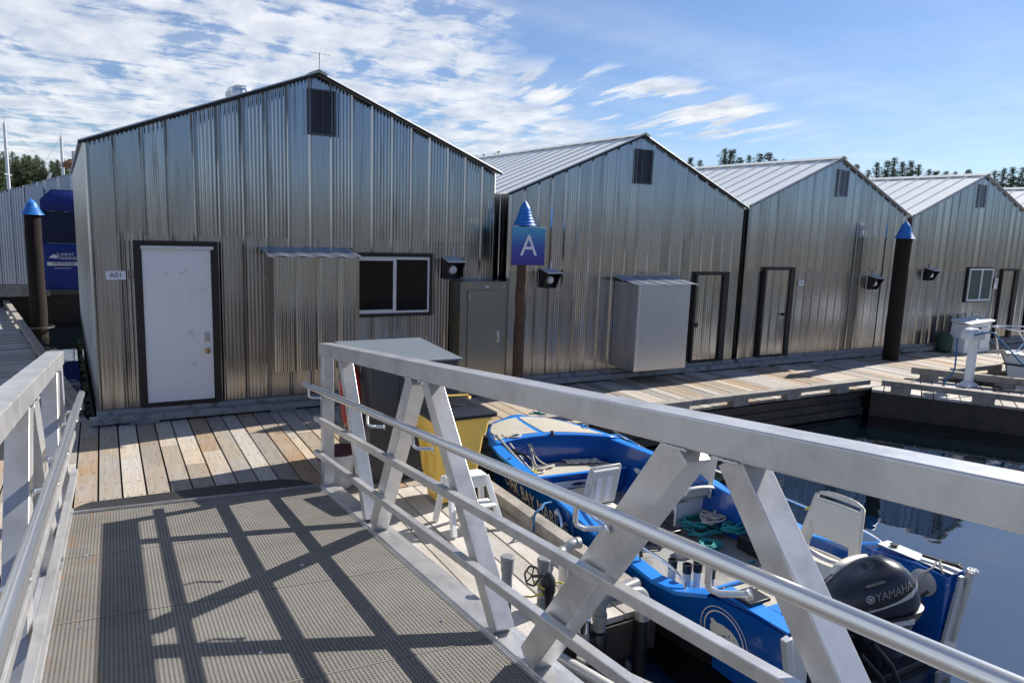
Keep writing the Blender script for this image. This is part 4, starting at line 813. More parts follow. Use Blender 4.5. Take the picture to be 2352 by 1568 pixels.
# ================================================================ pipes by the landing edge
def pipe_set():
    yl = 3.66
    def capped(x, y, ztop, label, zb):
        o = thing('capped_pipe', (x, y, zb), label, 'pipe', 'upright pipes at the landing edge')
        q = MB(); q.lathe([(.035, zb - ztop), (.035, -.075)], (x, y, ztop), 18); q.build('riser', m_pvc, o, smooth=True)
        q = MB(); q.lathe([(.041, -.10), (.041, -.035), (.045, -.03), (.045, -.008), (.038, 0), (.001, .001)], (x, y, ztop), 18); q.build('pipe_cap', m_pvc, o, smooth=True)
        q = MB(); q.lathe([(.034, 0), (.036, .004), (.036, .05), (.034, .054)], (x, y, ztop - .27), 18); q.build('coupling', m_galv, o, smooth=True)
        q = MB(); q.lathe([(.03, 0), (.03, .30)], (x, y, ztop - .58), 14); q.build('lower_sleeve', m_blackp, o, smooth=True)
        return o
    capped(2.14, 3.72, .64, 'shorter capped grey pipe standing left of the black hand wheel', -.5); capped(2.415, 3.72, .57, 'capped grey pipe standing right of the black hand wheel', -.5)
    v = thing('gate_valve', (2.38, 3.66, .3), 'black gate valve with spoked hand wheel between the two capped pipes', 'valve')
    c_ = Vector((2.29, 3.66, .50)); ax = Vector((-.9, -.25, .35)).normalized(); u_ = ax.orthogonal().normalized(); w_ = ax.cross(u_)
    q = MB(); q.tube([c_ + (u_ * math.cos(a / 24 * 6.2832) + w_ * math.sin(a / 24 * 6.2832)) * (.058 + .003 * math.cos(a * 1.6)) for a in range(24)], .007, 6, True)
    for k in range(5): t_ = k / 5 * 6.2832; q.tube([c_, c_ + (u_ * math.cos(t_) + w_ * math.sin(t_)) * .056], .005, 5)
    q.build('hand_wheel', m_blackp, v, smooth=True)
    q = MB(); q.tube([c_, c_ - ax * .10], .011, 8); q.lathe([(.02, 0), (.03, .02), (.05, .06), (.05, .14), (.035, .17), (.03, .3)], tuple(c_ - ax * .13 + Vector((.02, 0, .03))), 16, (0.1, 0, -1)); q.build('valve_body', m_blackp, v, smooth=True)
    # elbow assemblies
    def bend(c, a0, a1, rad, pr, uu, vv, n=9): return [c + uu * rad * math.cos(a0 + (a1 - a0) * i / n) + vv * rad * math.sin(a0 + (a1 - a0) * i / n) for i in range(n + 1)]
    X = Vector((1, 0, 0)); Y = Vector((0, 1, 0)); Z = UPZ
    o = thing('elbow_pipe', (2.84, yl, -.5), 'grey plastic elbow pipe with a black rubber coupling dropping past the landing edge', 'pipe', 'elbow pipes at the landing edge')
    c_ = Vector((2.93, yl, .14)); q = MB(); q.tube([Vector((2.85, yl, -.02)), Vector((2.85, yl, .12))] + bend(c_, math.pi, math.pi / 2, .08, 0, X, Z) + [Vector((3.02, yl + .02, .22)), Vector((3.2, yl + .05, .22))], .045, 16); q.build('elbow', m_pvc, o, smooth=True)
    q = MB(); q.lathe([(.052, 0), (.052, .05)], (2.85, yl, .05), 18); q.build('elbow_collar', m_pvc, o, smooth=True); q = MB(); q.lathe([(.052, 0), (.052, .05)], (2.95, yl, .22), 18, (1, 0, 0)); q.build('elbow_collar', m_pvc, o, smooth=True)
    q = MB(); q.lathe([(.058, 0), (.06, .01), (.06, .15), (.058, .16)], (2.85, yl, -.19), 18); q.tube([(2.82, yl, -.08), (2.74, yl, -.08), (2.70, yl, .0)], .04, 12); q.build('rubber_coupling', m_blackp, o, smooth=True)
    q = MB(); q.lathe([(.046, 0), (.046, .42)], (2.85, yl, -.62), 16); q.build('lower_pipe', m_pvc, o, smooth=True)
    o = thing('elbow_pipe', (3.2, yl, -.5), 'grey elbow pipe joining a long black standpipe at the end of the timber rail', 'pipe', 'elbow pipes at the landing edge')
    c_ = Vector((3.145, yl, .10)); q = MB(); q.tube([Vector((3.06, yl, .19)), Vector((3.12, yl, .19))] + bend(c_, math.pi / 2, 0, .085, 0, X, Z) + [Vector((3.23, yl, .0))], .047, 16); q.build('elbow', m_pvc, o, smooth=True)
    q = MB(); q.lathe([(.054, 0), (.054, .09)], (3.23, yl, -.03), 18); q.build('metal_sleeve', m_galv, o, smooth=True)
    q = MB(); q.lathe([(.052, 0), (.052, .95)], (3.23, yl, -.98), 18); q.build('standpipe', m_blackp, o, smooth=True)
    for (x, y, z, lab) in ((2.70, 4.0, .42, 'silver elbow fitting nearer the gangway, below the timber rail end'), (2.92, 4.12, .40, 'silver elbow fitting pointing right above the timber rail')):
        o = thing('elbow_fitting', (x, y, .0), lab, 'pipe fitting', 'silver elbow fittings')
        c_ = Vector((x, y, z - .07)); q = MB(); q.tube([Vector((x - .07, y, .02)), Vector((x - .07, y, z - .08))] + bend(c_, math.pi, math.pi / 2, .07, 0, X, Z) + [Vector((x + .05, y, z))], .036, 16); q.build('elbow', m_galv, o, smooth=True)
        q = MB(); q.lathe([(.043, 0), (.043, .03)], (x + .03, y, z), 18, (1, 0, 0)); q.lathe([(.043, 0), (.043, .03)], (x - .07, y, z - .10), 18); q.build('collar', m_galv, o, smooth=True)
    for (p, q_, r_, lab, mt_) in (((2.48, 3.68, -.11), (3.15, 2.35, -.34), .046, 'thick grey pipe slanting down towards the water under the gangway', m_galv), ((2.66, 3.60, -.12), (3.5, 2.6, -.42), .034, 'thinner grey pipe slanting beside the thick one under the gangway', m_pvc)):
        o = thing('slanting_pipe', p, lab, 'pipe', 'slanting pipes under the gangway'); q = MB(); q.tube([p, q_], r_, 16); q.build('pipe_run', mt_, o, smooth=True)
        q = MB(); d = (Vector(q_) - Vector(p)).normalized(); q.lathe([(r_ + .003, -.02), (r_ + .014, -.015), (r_ + .014, .05), (r_ + .003, .055)], p, 18, tuple(d)); q.build('pipe_collar', m_galv, o, smooth=True); q = MB(); q.lathe([(r_ + .003, 0), (r_ + .01, .0), (r_ + .01, .05), (r_ + .003, .055)], tuple(Vector(p) + d * .65), 18, tuple(d)); q.build('pipe_collar', m_galv, o, smooth=True)
    o = thing('vertical_pipe', (2.70, 3.62, -.5), 'short dark pipe with steel clamp left of the grey elbow', 'pipe')
    q = MB(); q.lathe([(.04, 0), (.04, .42)], (2.70, 3.63, -.32), 16); q.build('pipe_run', m_pvc, o, smooth=True); q = MB(); q.lathe([(.046, 0), (.046, .08)], (2.70, 3.63, .03), 16); q.build('hose_clamp', m_chrome, o, smooth=True)
    q = MB(); q.lathe([(.05, 0), (.05, .05), (.042, .08), (.001, .085)], (2.70, 3.63, .14), 16); q.build('end_plug', m_pvc, o, smooth=True)
pipe_set()
def knot(mb, c, r, n, seed, tr=.008):
    rn = random.Random(seed); P = [Vector(c) + Vector((rn.gauss(0, r), rn.gauss(0, r), abs(rn.gauss(0, r * .6)))) for _ in range(n)]
    out = []
    for i in range(len(P) - 1):
        p0, p1, p2, p3 = P[max(0, i - 1)], P[i], P[i + 1], P[min(len(P) - 1, i + 2)]
        for k in range(5): t_ = k / 5; out.append(.5 * ((2 * p1) + (-p0 + p2) * t_ + (2 * p0 - 5 * p1 + 4 * p2 - p3) * t_ * t_ + (-p0 + 3 * p1 - 3 * p2 + p3) * t_ ** 3))
    mb.tube(out, tr, 6)
q = MB(); knot(q, (3.27, 4.06, .225), .035, 12, 1); q.tube([(3.21, 4.0, .21), (3.20, 3.98, .1), (3.2, 3.97, .02)], .008, 6); tag(q.build('yellow_rope', m_rope_y, smooth=True, origin=(3.27, 4.06, .2)), 'bright yellow rope knotted round the near end of the timber rail', 'rope')
q = MB(); knot(q, (2.45, 3.72, .36), .045, 12, 5, .006); q.tube([(2.2, 3.72, .35), (2.32, 3.7, .33), (2.42, 3.68, .34)], .006, 6); tag(q.build('yellow_rope', m_rope_y, smooth=True, origin=(2.45, 3.72, .36)), 'frayed yellow rope tangled between the two capped pipes', 'rope')
q = MB(); knot(q, (5.0, 7.97, .22), .045, 14, 2, .008); tag(q.build('teal_rope', m_rope_t, smooth=True, origin=(5.0, 7.97, .2)), 'teal rope knotted on the long dock rail above the boat bow', 'rope')
# ================================================================ the blue work boat
BT = thing('motor_boat', (4.6, 5.2, -.5), 'open blue aluminium work boat with cream lettering on its bow, moored along the landing', 'boat')
ST = [(2.78, 3.66, 5.66, .19), (3.05, 3.64, 5.66, .20), (3.42, 3.62, 5.64, .17), (3.72, 3.61, 5.60, .05), (4.0, 3.61, 5.57, .015), (4.5, 3.61, 5.52, .06), (5.0, 3.61, 5.46, .12), (5.4, 3.61, 5.42, .18), (6.0, 3.62, 5.36, .205), (6.6, 3.65, 5.22, .245), (6.95, 3.71, 5.06, .275), (7.2, 3.80, 4.93, .295), (7.38, 3.93, 4.80, .305), (7.5, 4.08, 4.68, .312), (7.56, 4.24, 4.54, .315)]
def sta(y):
    if y <= ST[0][0]: return ST[0][1:]
    for a, b_ in zip(ST, ST[1:]):
        if y <= b_[0]:
            t_ = (y - a[0]) / (b_[0] - a[0]); return tuple(a[i] + (b_[i] - a[i]) * t_ for i in (1, 2, 3))
    return ST[-1][1:]
def hullx(y, z, side=-1):
    xl, xr, zs = sta(y); d = max(0, zs - z); f_ = .035 * d / .2 if d < .35 else .061 + (d - .35) * .6
    f_ += max(0, (y - 6.3)) * .10 * d
    return xl + f_ if side < 0 else xr - f_
q = MB(); rows = []
ys = []
for a, b_ in zip(ST, ST[1:]):
    n = 3
    ys += [a[0] + (b_[0] - a[0]) * k / n for k in range(n)]
ys.append(ST[-1][0])
for y in ys:
    xl, xr, zs = sta(y); c_ = (xl + xr) / 2; row = []
    for z in (zs, zs - .1, zs - .2, -.18, -.32, -.42, -.52): z = min(z, zs - .001 * abs(z)); row.append((hullx(y, z), y, z))
    row.append((c_ - .5 * (xr - xl) * .45, y, -.62)); row.append((c_, y, -.70)); row.append((c_ + .5 * (xr - xl) * .45, y, -.62))
    for z in (-.52, -.42, -.32, -.18, zs - .2, zs - .1, zs): row.append((hullx(y, z, 1), y, z))
    rows.append(row)
# close the blunt bow
e = rows[-1]; rows.append([((p[0] - 4.39) * .3 + 4.39, 7.60 - .06 * abs(p[2] - .3), p[2]) for p in e]); q.grid(rows)
q.f.append(tuple(range(len(q.v) - len(e), len(q.v))))
q.build('hull', m_bblue, BT, smooth=True, angle=50)
# boot stripe (dark bottom below the waterline)
q = MB(); q.grid([[(hullx(y, z) - .004, y, z) for z in (-.30, -.36, -.42, -.52)] for y in ys]); q.build('boot_stripe', m_rubber, BT, smooth=True)
# gunwale
def gun(y, inner): xl, xr, zs = sta(y); return xl, xr, zs
gy = [y for y in ys if y >= 3.7]
for s_ in (-1, 1):
    q = MB(); rows = []
    for y in [v for v in ys if 3.42 <= v <= 6.95]:
        xl, xr, zs = sta(y); x = xl if s_ < 0 else xr; w_ = .105
        rows.append([(x + s_ * .014, y, zs - .02), (x + s_ * .014, y, zs + .012), (x - s_ * w_, y, zs + .018), (x - s_ * w_, y, zs - .02)])
    q.grid(rows); q.build('gunwale', m_bblue2, BT)
# inner sides and floor
q = MB()
for s_ in (-1, 1):
    rows = []
    for y in [v for v in ys if v <= 7.0]:
        xl, xr, zs = sta(y); x = (xl if s_ < 0 else xr) - s_ * .105
        rows.append([(x, y, zs + .0), (x - s_ * .01, y, -.12), (x - s_ * .03, y, -.31)])
    q.grid(rows)
q.build('inner_side', m_bblue, BT, smooth=True)
q = MB(); q.grid([[(sta(y)[0] + .07, y, -.30), (sta(y)[1] - .07, y, -.30)] for y in [v for v in ys if 3.36 <= v <= 7.0]]); q.build('cockpit_floor', m_floor, BT)
# foredeck with two sanded panels
def fd(u, y): # u -1..1 across
    xl, xr, zs = sta(y); c_, h_ = (xl + xr) / 2, (xr - xl) / 2; return Vector((c_ + u * (h_ + .012), y, zs + .018 + .035 * (1 - u * u)))
yb = lambda u: 6.84 - .13 * (u + .3) - .13 * u * u
q = MB(); rows = []
for i in range(15):
    u = -1 + 2 * i / 14; rows.append([fd(u, yb(u) + (7.575 - yb(u)) * k / 10) for k in range(11)])
q.grid(rows); fdk = q.build('foredeck', m_bblue2, BT, smooth=True, solid=.015)
for ua, ub in ((-.9, -.1), (.0, .88)):
    q = MB(); rows = []
    for i in range(11):
        u = ua + (ub - ua) * i / 10; a = yb(u) + .09; cut = .12 + .10 * abs(u + .05) ** 3; rows.append([fd(u, a + (7.575 - cut - a) * k / 9) + Vector((0, 0, .0125)) for k in range(10)])
    q.grid(rows); q.build('nonslip_panel', m_sand, fdk, smooth=True)
q = MB(); rows = []
for i in range(15):
    u = -1 + 2 * i / 14; a = fd(u * .93, yb(u)); rows.append([a + Vector((0, 0, .0)), a + Vector((0, 0, -.10)), Vector((a.x, a.y + .04, -.3))])
q.grid(rows); q.build('bow_bulkhead', m_bblue, BT, smooth=True)
q = MB(); a = fd(.06, 6.80); q.lathe([(.035, 0), (.035, .012), (.018, .018), (.015, .04), (.03, .045), (.02, .052)], tuple(a), 12); q.build('deck_fitting', m_blackp, BT, smooth=True)
for u, y in ((-.93, 7.0), (.93, 6.95)):
    a = fd(u, y); q = MB(); q.tube([a + Vector((0, -.06, .0)), a + Vector((0, -.035, .05)), a + Vector((0, .035, .05)), a + Vector((0, .06, 0))], .012, 8); q.build('bow_chock', m_chrome, BT, smooth=True)
# thwart (box deck) across the boat
q = MB(); xa = lambda y: sta(y)[0] + .12; xb_ = lambda y: sta(y)[1] - .115
q.grid([[(xa(y), y - .0, -.012), (xb_(y), y - .14, -.012)] for y in (6.44, 6.84)]); q.build('thwart_deck', m_sand, BT, solid=.012)
q = MB(); q.grid([[(xa(6.4), 6.40, -.008), (xb_(6.4), 6.26, -.008)], [(xa(6.4), 6.44, -.003), (xb_(6.4), 6.30, -.003)]]); q.build('thwart_edge', m_bblue2, BT, solid=.014)
q = MB(); q.grid([[(xa(6.4), 6.42, -.02), (xb_(6.4), 6.28, -.02)], [(xa(6.4), 6.45, -.30), (xb_(6.4), 6.31, -.30)]]); q.build('thwart_front', m_bblue, BT, solid=.01)
q = MB(); q.hexa([(4.22, 6.352, -.16), (4.98, 6.266, -.16), (4.98, 6.27, -.16), (4.22, 6.357, -.16), (4.22, 6.348, -.075), (4.98, 6.262, -.075), (4.98, 6.267, -.075), (4.22, 6.353, -.075)]); stk = q.build('sticker', m_wplast, BT)
text('sticker_print', 'SALMON', .05, (4.80, 6.28, -.117), (1, -.115, 0), (0, 0, 1), m_darktext, stk, .002)
q = MB(); q.prism([(4.42, 6.328, -.117), (4.46, 6.324, -.10), (4.54, 6.315, -.098), (4.60, 6.308, -.112), (4.63, 6.304, -.10), (4.63, 6.304, -.135), (4.60, 6.308, -.122), (4.54, 6.315, -.135), (4.46, 6.324, -.135)], (0, -.003, 0)); q.build('sticker_fish', m_darktext, stk)
# stern quarters, low transom and splash well
for s_, xo_, xi_ in ((-1, 3.70, 3.86), (1, 5.62, 5.46)):
    q = MB()
    q.prism([(xi_, 2.80, -.40), (xi_, 3.42, -.40), (xi_, 3.42, .15), (xi_, 3.05, .195), (xi_, 2.80, .185)], (xo_ - xi_ - s_ * -.0, 0, 0)); q.build('stern_quarter', m_bblue, BT, bevel=.006)
    q = MB(); q.beam((xo_ - s_ * .05, 2.79, .207), (xo_ - s_ * .05, 3.40, .20), .14, .008); q.build('quarter_cap', m_alframe if s_ > 0 else m_bblue2, BT)
    q = MB(); q.hexa([(min(xo_, xi_) - .02, 2.76, -.42), (max(xo_, xi_) + .02, 2.76, -.42), (max(xo_, xi_) + .02, 2.785, -.42), (min(xo_, xi_) - .02, 2.785, -.42), (min(xo_, xi_) - .0, 2.76, .18), (max(xo_, xi_) + .0, 2.76, .18), (max(xo_, xi_) + .0, 2.785, .18), (min(xo_, xi_) + (.12 if s_ > 0 else 0), 2.785, .18)]); q.v[-4] = Vector((min(xo_, xi_) + (.12 if s_ > 0 else 0), 2.76, .18)); q.build('stern_plate', m_alframe, BT)
    q = MB(); xx = xo_ + s_ * .05; q.beam((xx - s_ * .11, 2.76, -.34), (xx + s_ * .02, 2.76, .2), .055, .05, (0, 1, 0)); q.build('stern_corner_post', m_galv if s_ > 0 else m_alframe, BT, bevel=.004)
q = MB(); q.tube([(5.71 + .035 * math.cos(a / 16 * 6.2832), 2.75 + .035 * math.sin(a / 16 * 6.2832), .215) for a in range(16)], .006, 5, True)
for k in range(3): q.tube([(5.71 + .034 * math.cos(k * 1.047), 2.75 + .034 * math.sin(k * 1.047), .215), (5.71 - .034 * math.cos(k * 1.047), 2.75 - .034 * math.sin(k * 1.047), .215)], .003, 4)
q.build('corner_cap_ring', m_alframe, BT)
q = MB(); q.box(3.86, 5.46, 3.30, 3.36, -.5, -.06); q.build('transom', m_bblue, BT, bevel=.005)
q = MB(); q.box(3.84, 5.48, 3.27, 3.385, -.058, -.035); q.build('transom_cap', m_bblue2, BT, bevel=.005)
q = MB(); q.box(3.87, 5.45, 2.80, 3.29, -.5, -.44); q.build('splash_well', m_rubber, BT, bevel=.01)
q = MB(); q.box(3.87, 4.22, 3.05, 3.29, -.29, -.13); q.build('battery_box', m_wplast, BT, bevel=.015)
q = MB(); q.lathe([(.105, 0), (.105, .008), (.095, .011), (.001, .012)], (5.457, 2.97, .07), 26, (-1, 0, 0)); ht = q.build('round_hatch', m_alframe, BT, smooth=True)
q = MB(); q.lathe([(.028, 0), (.034, .008), (.034, .014), (.001, .015)], (5.57, 3.3, .212), 14); q.build('filler_cap', m_blackp, BT, smooth=True)
q = MB(); q.beam((5.60, 2.93, .235), (5.62, 2.80, .25), .05, .02); q.beam((5.56, 3.06, .235), (5.62, 2.78, .24), .03, .02); q.build('stern_cleat', m_blackp, BT, bevel=.004)
q = MB(); q.tube([(5.56, 2.95, .23), (5.5, 2.93, .20), (5.42, 2.96, .16), (5.38, 3.0, .10)], .01, 6); q.tube([(5.57, 2.93, .24), (5.5, 2.86, .2), (5.47, 2.8, .12)], .01, 6); q.build('stern_line', m_rope_w, BT, smooth=True)
# fittings, side rails
def rail(pts, posts, r_=.0115, who='side_rail'):
    q = MB()
    out = []; P = [Vector(p) for p in pts]
    for i in range(len(P) - 1):
        p0, p1, p2, p3 = P[max(0, i - 1)], P[i], P[i + 1], P[min(len(P) - 1, i + 2)]
        for k in range(5): t_ = k / 5; out.append(.5 * ((2 * p1) + (-p0 + p2) * t_ + (2 * p0 - 5 * p1 + 4 * p2 - p3) * t_ * t_ + (-p0 + 3 * p1 - 3 * p2 + p3) * t_ ** 3))
    out.append(P[-1]); q.tube(out, r_, 8); o = q.build(who, m_chrome, BT, smooth=True)
    for a, b_ in posts:
        q = MB(); q.tube([a, b_], r_ * .9, 8); q.lathe([(.03, 0), (.028, .006), (.014, .016)], a, 12); q.build('rail_post', m_chrome, o, smooth=True)
rail([(3.72, 5.35, .16), (3.71, 4.9, .165), (3.70, 4.4, .165), (3.70, 4.05, .165), (3.70, 3.85, .14), (3.69, 3.74, .09), (3.68, 3.70, .04)], [((3.67, 4.40, .015), (3.70, 4.47, .16)), ((3.67, 5.28, .05), (3.715, 5.25, .16))])
rail([(5.56, 5.5, .22), (5.57, 5.0, .22), (5.58, 4.4, .22), (5.59, 3.9, .22), (5.6, 3.62, .22), (5.6, 3.46, .20), (5.6, 3.40, .165)], [((5.58, 4.05, .015), (5.585, 4.12, .215)), ((5.52, 5.45, .06), (5.56, 5.45, .22))])
rail([(5.40, 6.3, .15), (5.36, 6.38, .22), (5.30, 6.6, .27), (5.24, 6.72, .25)], [], who='grab_rail')
for i, (x, y) in enumerate(((3.79, 3.98), (3.84, 3.87), (3.93, 3.85), (3.95, 3.73))):
    q = MB(); q.lathe([(.034, -.06), (.034, .13)], (x, y, -.0), 16); rh = q.build('rod_holder', m_ivory if i < 2 else m_wplast, BT, smooth=True)
    q = MB(); q.lathe([(.036, .09), (.036, .145), (.039, .147), (.039, .16), (.028, .161), (.026, .12)], (x, y, -.0), 16); q.build('holder_rim', m_blackp, rh, smooth=True)
q = MB(); q.box(3.72, 3.98, 3.66, 3.95, -.08, -.045); q.build('stern_shelf', m_bblue2, BT, bevel=.004)
q = MB(); q.box(3.98, 4.5, 3.40, 3.75, -.09, -.06); q.build('engine_shelf', m_sand, BT, bevel=.004)
q = MB(); q.box(3.98, 4.52, 3.76, 3.785, -.12, -.04); q.build('shelf_edge', m_bblue2, BT)
q = MB()
rn = random.Random(12)
for i in range(9): a = Vector((rn.uniform(4.02, 4.35), rn.uniform(3.45, 3.7), -.055)); q.tube([a, a + Vector((rn.uniform(-.05, .05), rn.uniform(-.05, .05), .03)), a + Vector((rn.uniform(-.08, .08), rn.uniform(-.08, .08), .01))], .011, 5)
q.build('tackle_clutter', m_rusty, BT, smooth=True)
q = MB(); q.box(3.83, 3.99, 3.42, 3.60, .0, .035); q.box(3.86, 3.96, 3.46, 3.56, .036, .06); q.build('black_instrument', m_blackp, BT, bevel=.004); q = MB(); q.box(3.70, 3.9, 3.12, 3.3, .21, .235); q.build('black_instrument', m_blackp, BT, bevel=.004)
q = MB(); q.beam((3.70, 4.36, .17), (3.70, 4.27, .165), .045, .05); q.beam((3.715, 4.34, .2), (3.72, 4.28, .21), .03, .06); q.beam((3.70, 4.28, .15), (3.70, 4.25, .08), .02, .03); q.build('rod_clamp', m_blackp, BT, bevel=.006)
# bow gear: oars / pods / winch
q = MB(); q.tube([(3.83, 7.02, .33), (3.80, 6.7, .27), (3.77, 6.3, .2), (3.74, 5.95, .14)], .016, 8); q.tube([(3.90, 7.0, .33), (3.90, 6.7, .23), (3.86, 6.3, .14)], .013, 8); q.build('boat_hook', m_galv, BT, smooth=True)
q = MB(); q.lathe([(.035, -.03), (.045, 0), (.035, .03)], (3.84, 6.62, .24), 10, (.2, -1, .3)); q.tube([(3.84, 6.6, .24), (3.9, 6.5, .24), (3.95, 6.42, .18)], .015, 6); q.build('hook_clamp', m_blackp, BT, smooth=True)
q = MB()
for (x, y, z) in ((3.68, 6.42, .19), (3.68, 6.05, .13), (3.72, 5.82, .12)): q.lathe([(.03, 0), (.028, .02), (.014, .03), (.012, .06), (.02, .07), (.001, .075)], (x, y, z), 10)
q.build('oarlock_socket', m_chrome, BT, smooth=True)
q = MB(); q.tube([(5.32, 6.72, .13), (5.28, 6.5, .05), (5.22, 6.1, -.03)], .036, 12); q.build('fender_tube', m_wplast, BT, smooth=True)
q = MB(); q.beam((5.32, 6.78, .27), (5.42, 6.2, .17), .03, .02); q.build('black_pad', m_rubber, BT)
def rp(name, pts, r_, mat, **k): return rope(name, pts, r_, mat, parent=BT, **k)
rp('bow_line', [(3.85, 6.98, .31), (4.0, 6.86, .33), (4.1, 6.9, .31), (4.16, 6.8, .20), (4.14, 6.66, .06), (4.2, 6.6, .02), (4.38, 6.62, .025)], .012, m_rope_w)
rp('bow_line', [(3.9, 6.9, .32), (4.06, 6.93, .34), (4.18, 6.84, .24), (4.2, 6.72, .1), (4.3, 6.66, .02), (4.36, 6.60, .02), (4.1, 6.58, .02)], .010, m_rope_w)
rp('bow_line', [(3.95, 6.74, .10), (3.98, 6.7, .15), (4.06, 6.66, .14), (4.1, 6.62, .04), (4.02, 6.56, .01), (3.95, 6.6, .01), (4.0, 6.68, .01), (4.12, 6.66, .01), (4.2, 6.6, .012), (4.16, 6.5, .01), (4.0, 6.48, .01)], .010, m_rope_w)
q = MB(); rows = []
rn = random.Random(9)
for i in range(15):
    rows.append([(4.56 + i * .028, 6.62 - i * .009 + j * .028 + rn.uniform(-.008, .008), .004 + .035 * abs(math.sin(i * .9 + j * .7)) * (1 - abs(j - 2.5) / 3.2) + rn.uniform(0, .012)) for j in range(6)])
q.grid(rows); tag(q.build('cloth', m_cloth, smooth=True, solid=.006, origin=(4.7, 6.6, 0)), 'crumpled pale cloth lying on the sanded thwart of the blue boat', 'cloth')
q = MB(); knot(q, (4.0, 6.5, .03), .035, 12, 3, .007); q.build('small_line', m_rope_y, BT, smooth=True)
rp('spring_line', [(3.74, 5.45, .13), (3.72, 5.5, .2), (3.66, 5.46, .14), (3.72, 5.42, .12), (3.6, 5.42, .14), (3.42, 5.3, .2), (3.30, 5.16, .225), (3.21, 5.12, .21), (3.20, 5.12, .1), (3.21, 5.14, .03)], .010, m_rope_b)
rp('spring_line', [(3.72, 5.44, .12), (3.58, 5.3, .05), (3.5, 5.2, -.05)], .008, m_rope_b)
rp('hanging_line', [(3.69, 5.2, .15), (3.60, 5.1, .02), (3.58, 5.0, -.2), (3.58, 4.98, -.3)], .008, m_rope_b)
rp('hanging_line', [(3.70, 4.46, .175), (3.695, 4.4, .08), (3.66, 4.22, -.02)], .006, m_rope_y)
rp('hanging_line', [(3.70, 4.28, .12), (3.66, 4.2, .0), (3.60, 4.1, -.12), (3.6, 4.05, -.4)], .006, m_blackp)
q = MB(); knot(q, (3.70, 4.47, .175), .018, 9, 6, .006); knot(q, (5.58, 4.5, .215), .015, 8, 7, .006); q.tube([(5.58, 4.5, .21), (5.56, 4.4, .08), (5.56, 4.34, .03)], .006, 5); knot(q, (5.585, 4.14, .205), .018, 8, 8, .006); q.build('rail_lashing', m_rope_y, BT, smooth=True)
q = MB(); q.tube([(3.58, 5.35, .1), (3.6, 5.3, .02), (3.6, 5.28, -.05)], .03, 8); q.lathe([(.03, 0), (.045, .02), (.04, .06), (.02, .08)], (3.68, 5.24, .06), 10); q.lathe([(.02, 0), (.03, .02), (.025, .08)], (3.70, 5.34, .07), 10); q.build('line_hauler', m_chrome, BT, smooth=True)
def loops(mb, c, rad, turns, seed, tr):
    rn = random.Random(seed); P = []; cx, cy = c[0], c[1]; a = 0
    for i in range(turns * 9):
        a += 6.2832 / 9 * rn.uniform(.7, 1.3); rr_ = rad * rn.uniform(.55, 1.1); cx += rn.uniform(-.012, .012); cy += rn.uniform(-.012, .012)
        P.append(Vector((cx + rr_ * math.cos(a), cy + rr_ * .75 * math.sin(a), c[2] + .012 * (i / 9) + rn.uniform(0, .035))))
    out = []
    for i in range(len(P) - 1):
        p0, p1, p2, p3 = P[max(0, i - 1)], P[i], P[i + 1], P[min(len(P) - 1, i + 2)]
        for k in range(4): t_ = k / 4; out.append(.5 * ((2 * p1) + (-p0 + p2) * t_ + (2 * p0 - 5 * p1 + 4 * p2 - p3) * t_ * t_ + (-p0 + 3 * p1 - 3 * p2 + p3) * t_ ** 3))
    mb.tube(out, tr, 6)
# ropes and small gear on the floor
for (c_, rr_, mat_, sd_) in (((4.62, 4.72), .075, m_rope_w, 1),):
    q = MB(); pts = []
    for a in range(70): t_ = a / 70 * 6.2832 * 3; pts.append((c_[0] + rr_ * math.cos(t_) * (1 + .06 * math.sin(t_ * 2.3)), c_[1] + rr_ * math.sin(t_), -.285 + .012 * (a // 23)))
    q.tube(pts, .012, 6); q.build('rope_coil', mat_, BT, smooth=True)
q = MB(); loops(q, (5.12, 4.95, -.27), .20, 7, 4, .012); loops(q, (5.3, 4.72, -.2), .15, 5, 11, .012); loops(q, (4.95, 4.7, -.28), .13, 4, 13, .012); q.tube([(4.85, 4.5, -.27), (4.75, 4.36, -.28), (4.9, 4.28, -.28), (5.1, 4.3, -.27)], .014, 6); q.build('tangled_rope', m_rope_t, BT, smooth=True)
q = MB(); loops(q, (5.2, 4.98, -.17), .11, 4, 21, .010); q.build('tangled_rope', m_rope_w, BT, smooth=True)
rp('floor_hose', [(3.80, 4.9, -.27), (3.82, 4.5, -.285), (3.86, 4.2, -.285), (4.0, 4.0, -.28)], .009, m_rubber)
q = MB(); q.tube([(4.9, 4.1, .04), (5.02, 4.02, .06)], [.06, .06], 16, cap=False); q.build('black_tube', m_blackp, BT, smooth=True)
q = MB(); loops(q, (4.45, 5.05, -.28), .12, 3, 31, .011); q.build('black_hose', m_rubber, BT, smooth=True); q = MB(); q.tube([(4.0, 5.3, -.28), (4.2, 5.0, -.27), (4.5, 4.9, -.28), (4.8, 5.1, -.26), (4.95, 5.5, -.2), (5.2, 5.7, -.1)], .012, 6); q.build('black_hose', m_rubber, BT, smooth=True); q = MB(); q.tube([(4.9, 3.9, -.25), (4.7, 4.1, -.28), (4.5, 4.0, -.28), (4.3, 3.85, -.2)], .012, 6); q.build('black_hose', m_rubber, BT, smooth=True)
q = MB(); loops(q, (5.28, 5.05, -.18), .10, 4, 42, .010); q.build('tangled_rope', m_rope_w, BT, smooth=True)
q = MB(); q.box(4.62, 4.80, 4.95, 5.22, -.295, -.17); q.build('tackle_box', m_blackp, BT, bevel=.012); q = MB(); q.box(5.2, 5.4, 4.3, 4.62, -.295, -.16); q.build('tackle_box', m_blackp, BT, bevel=.012)
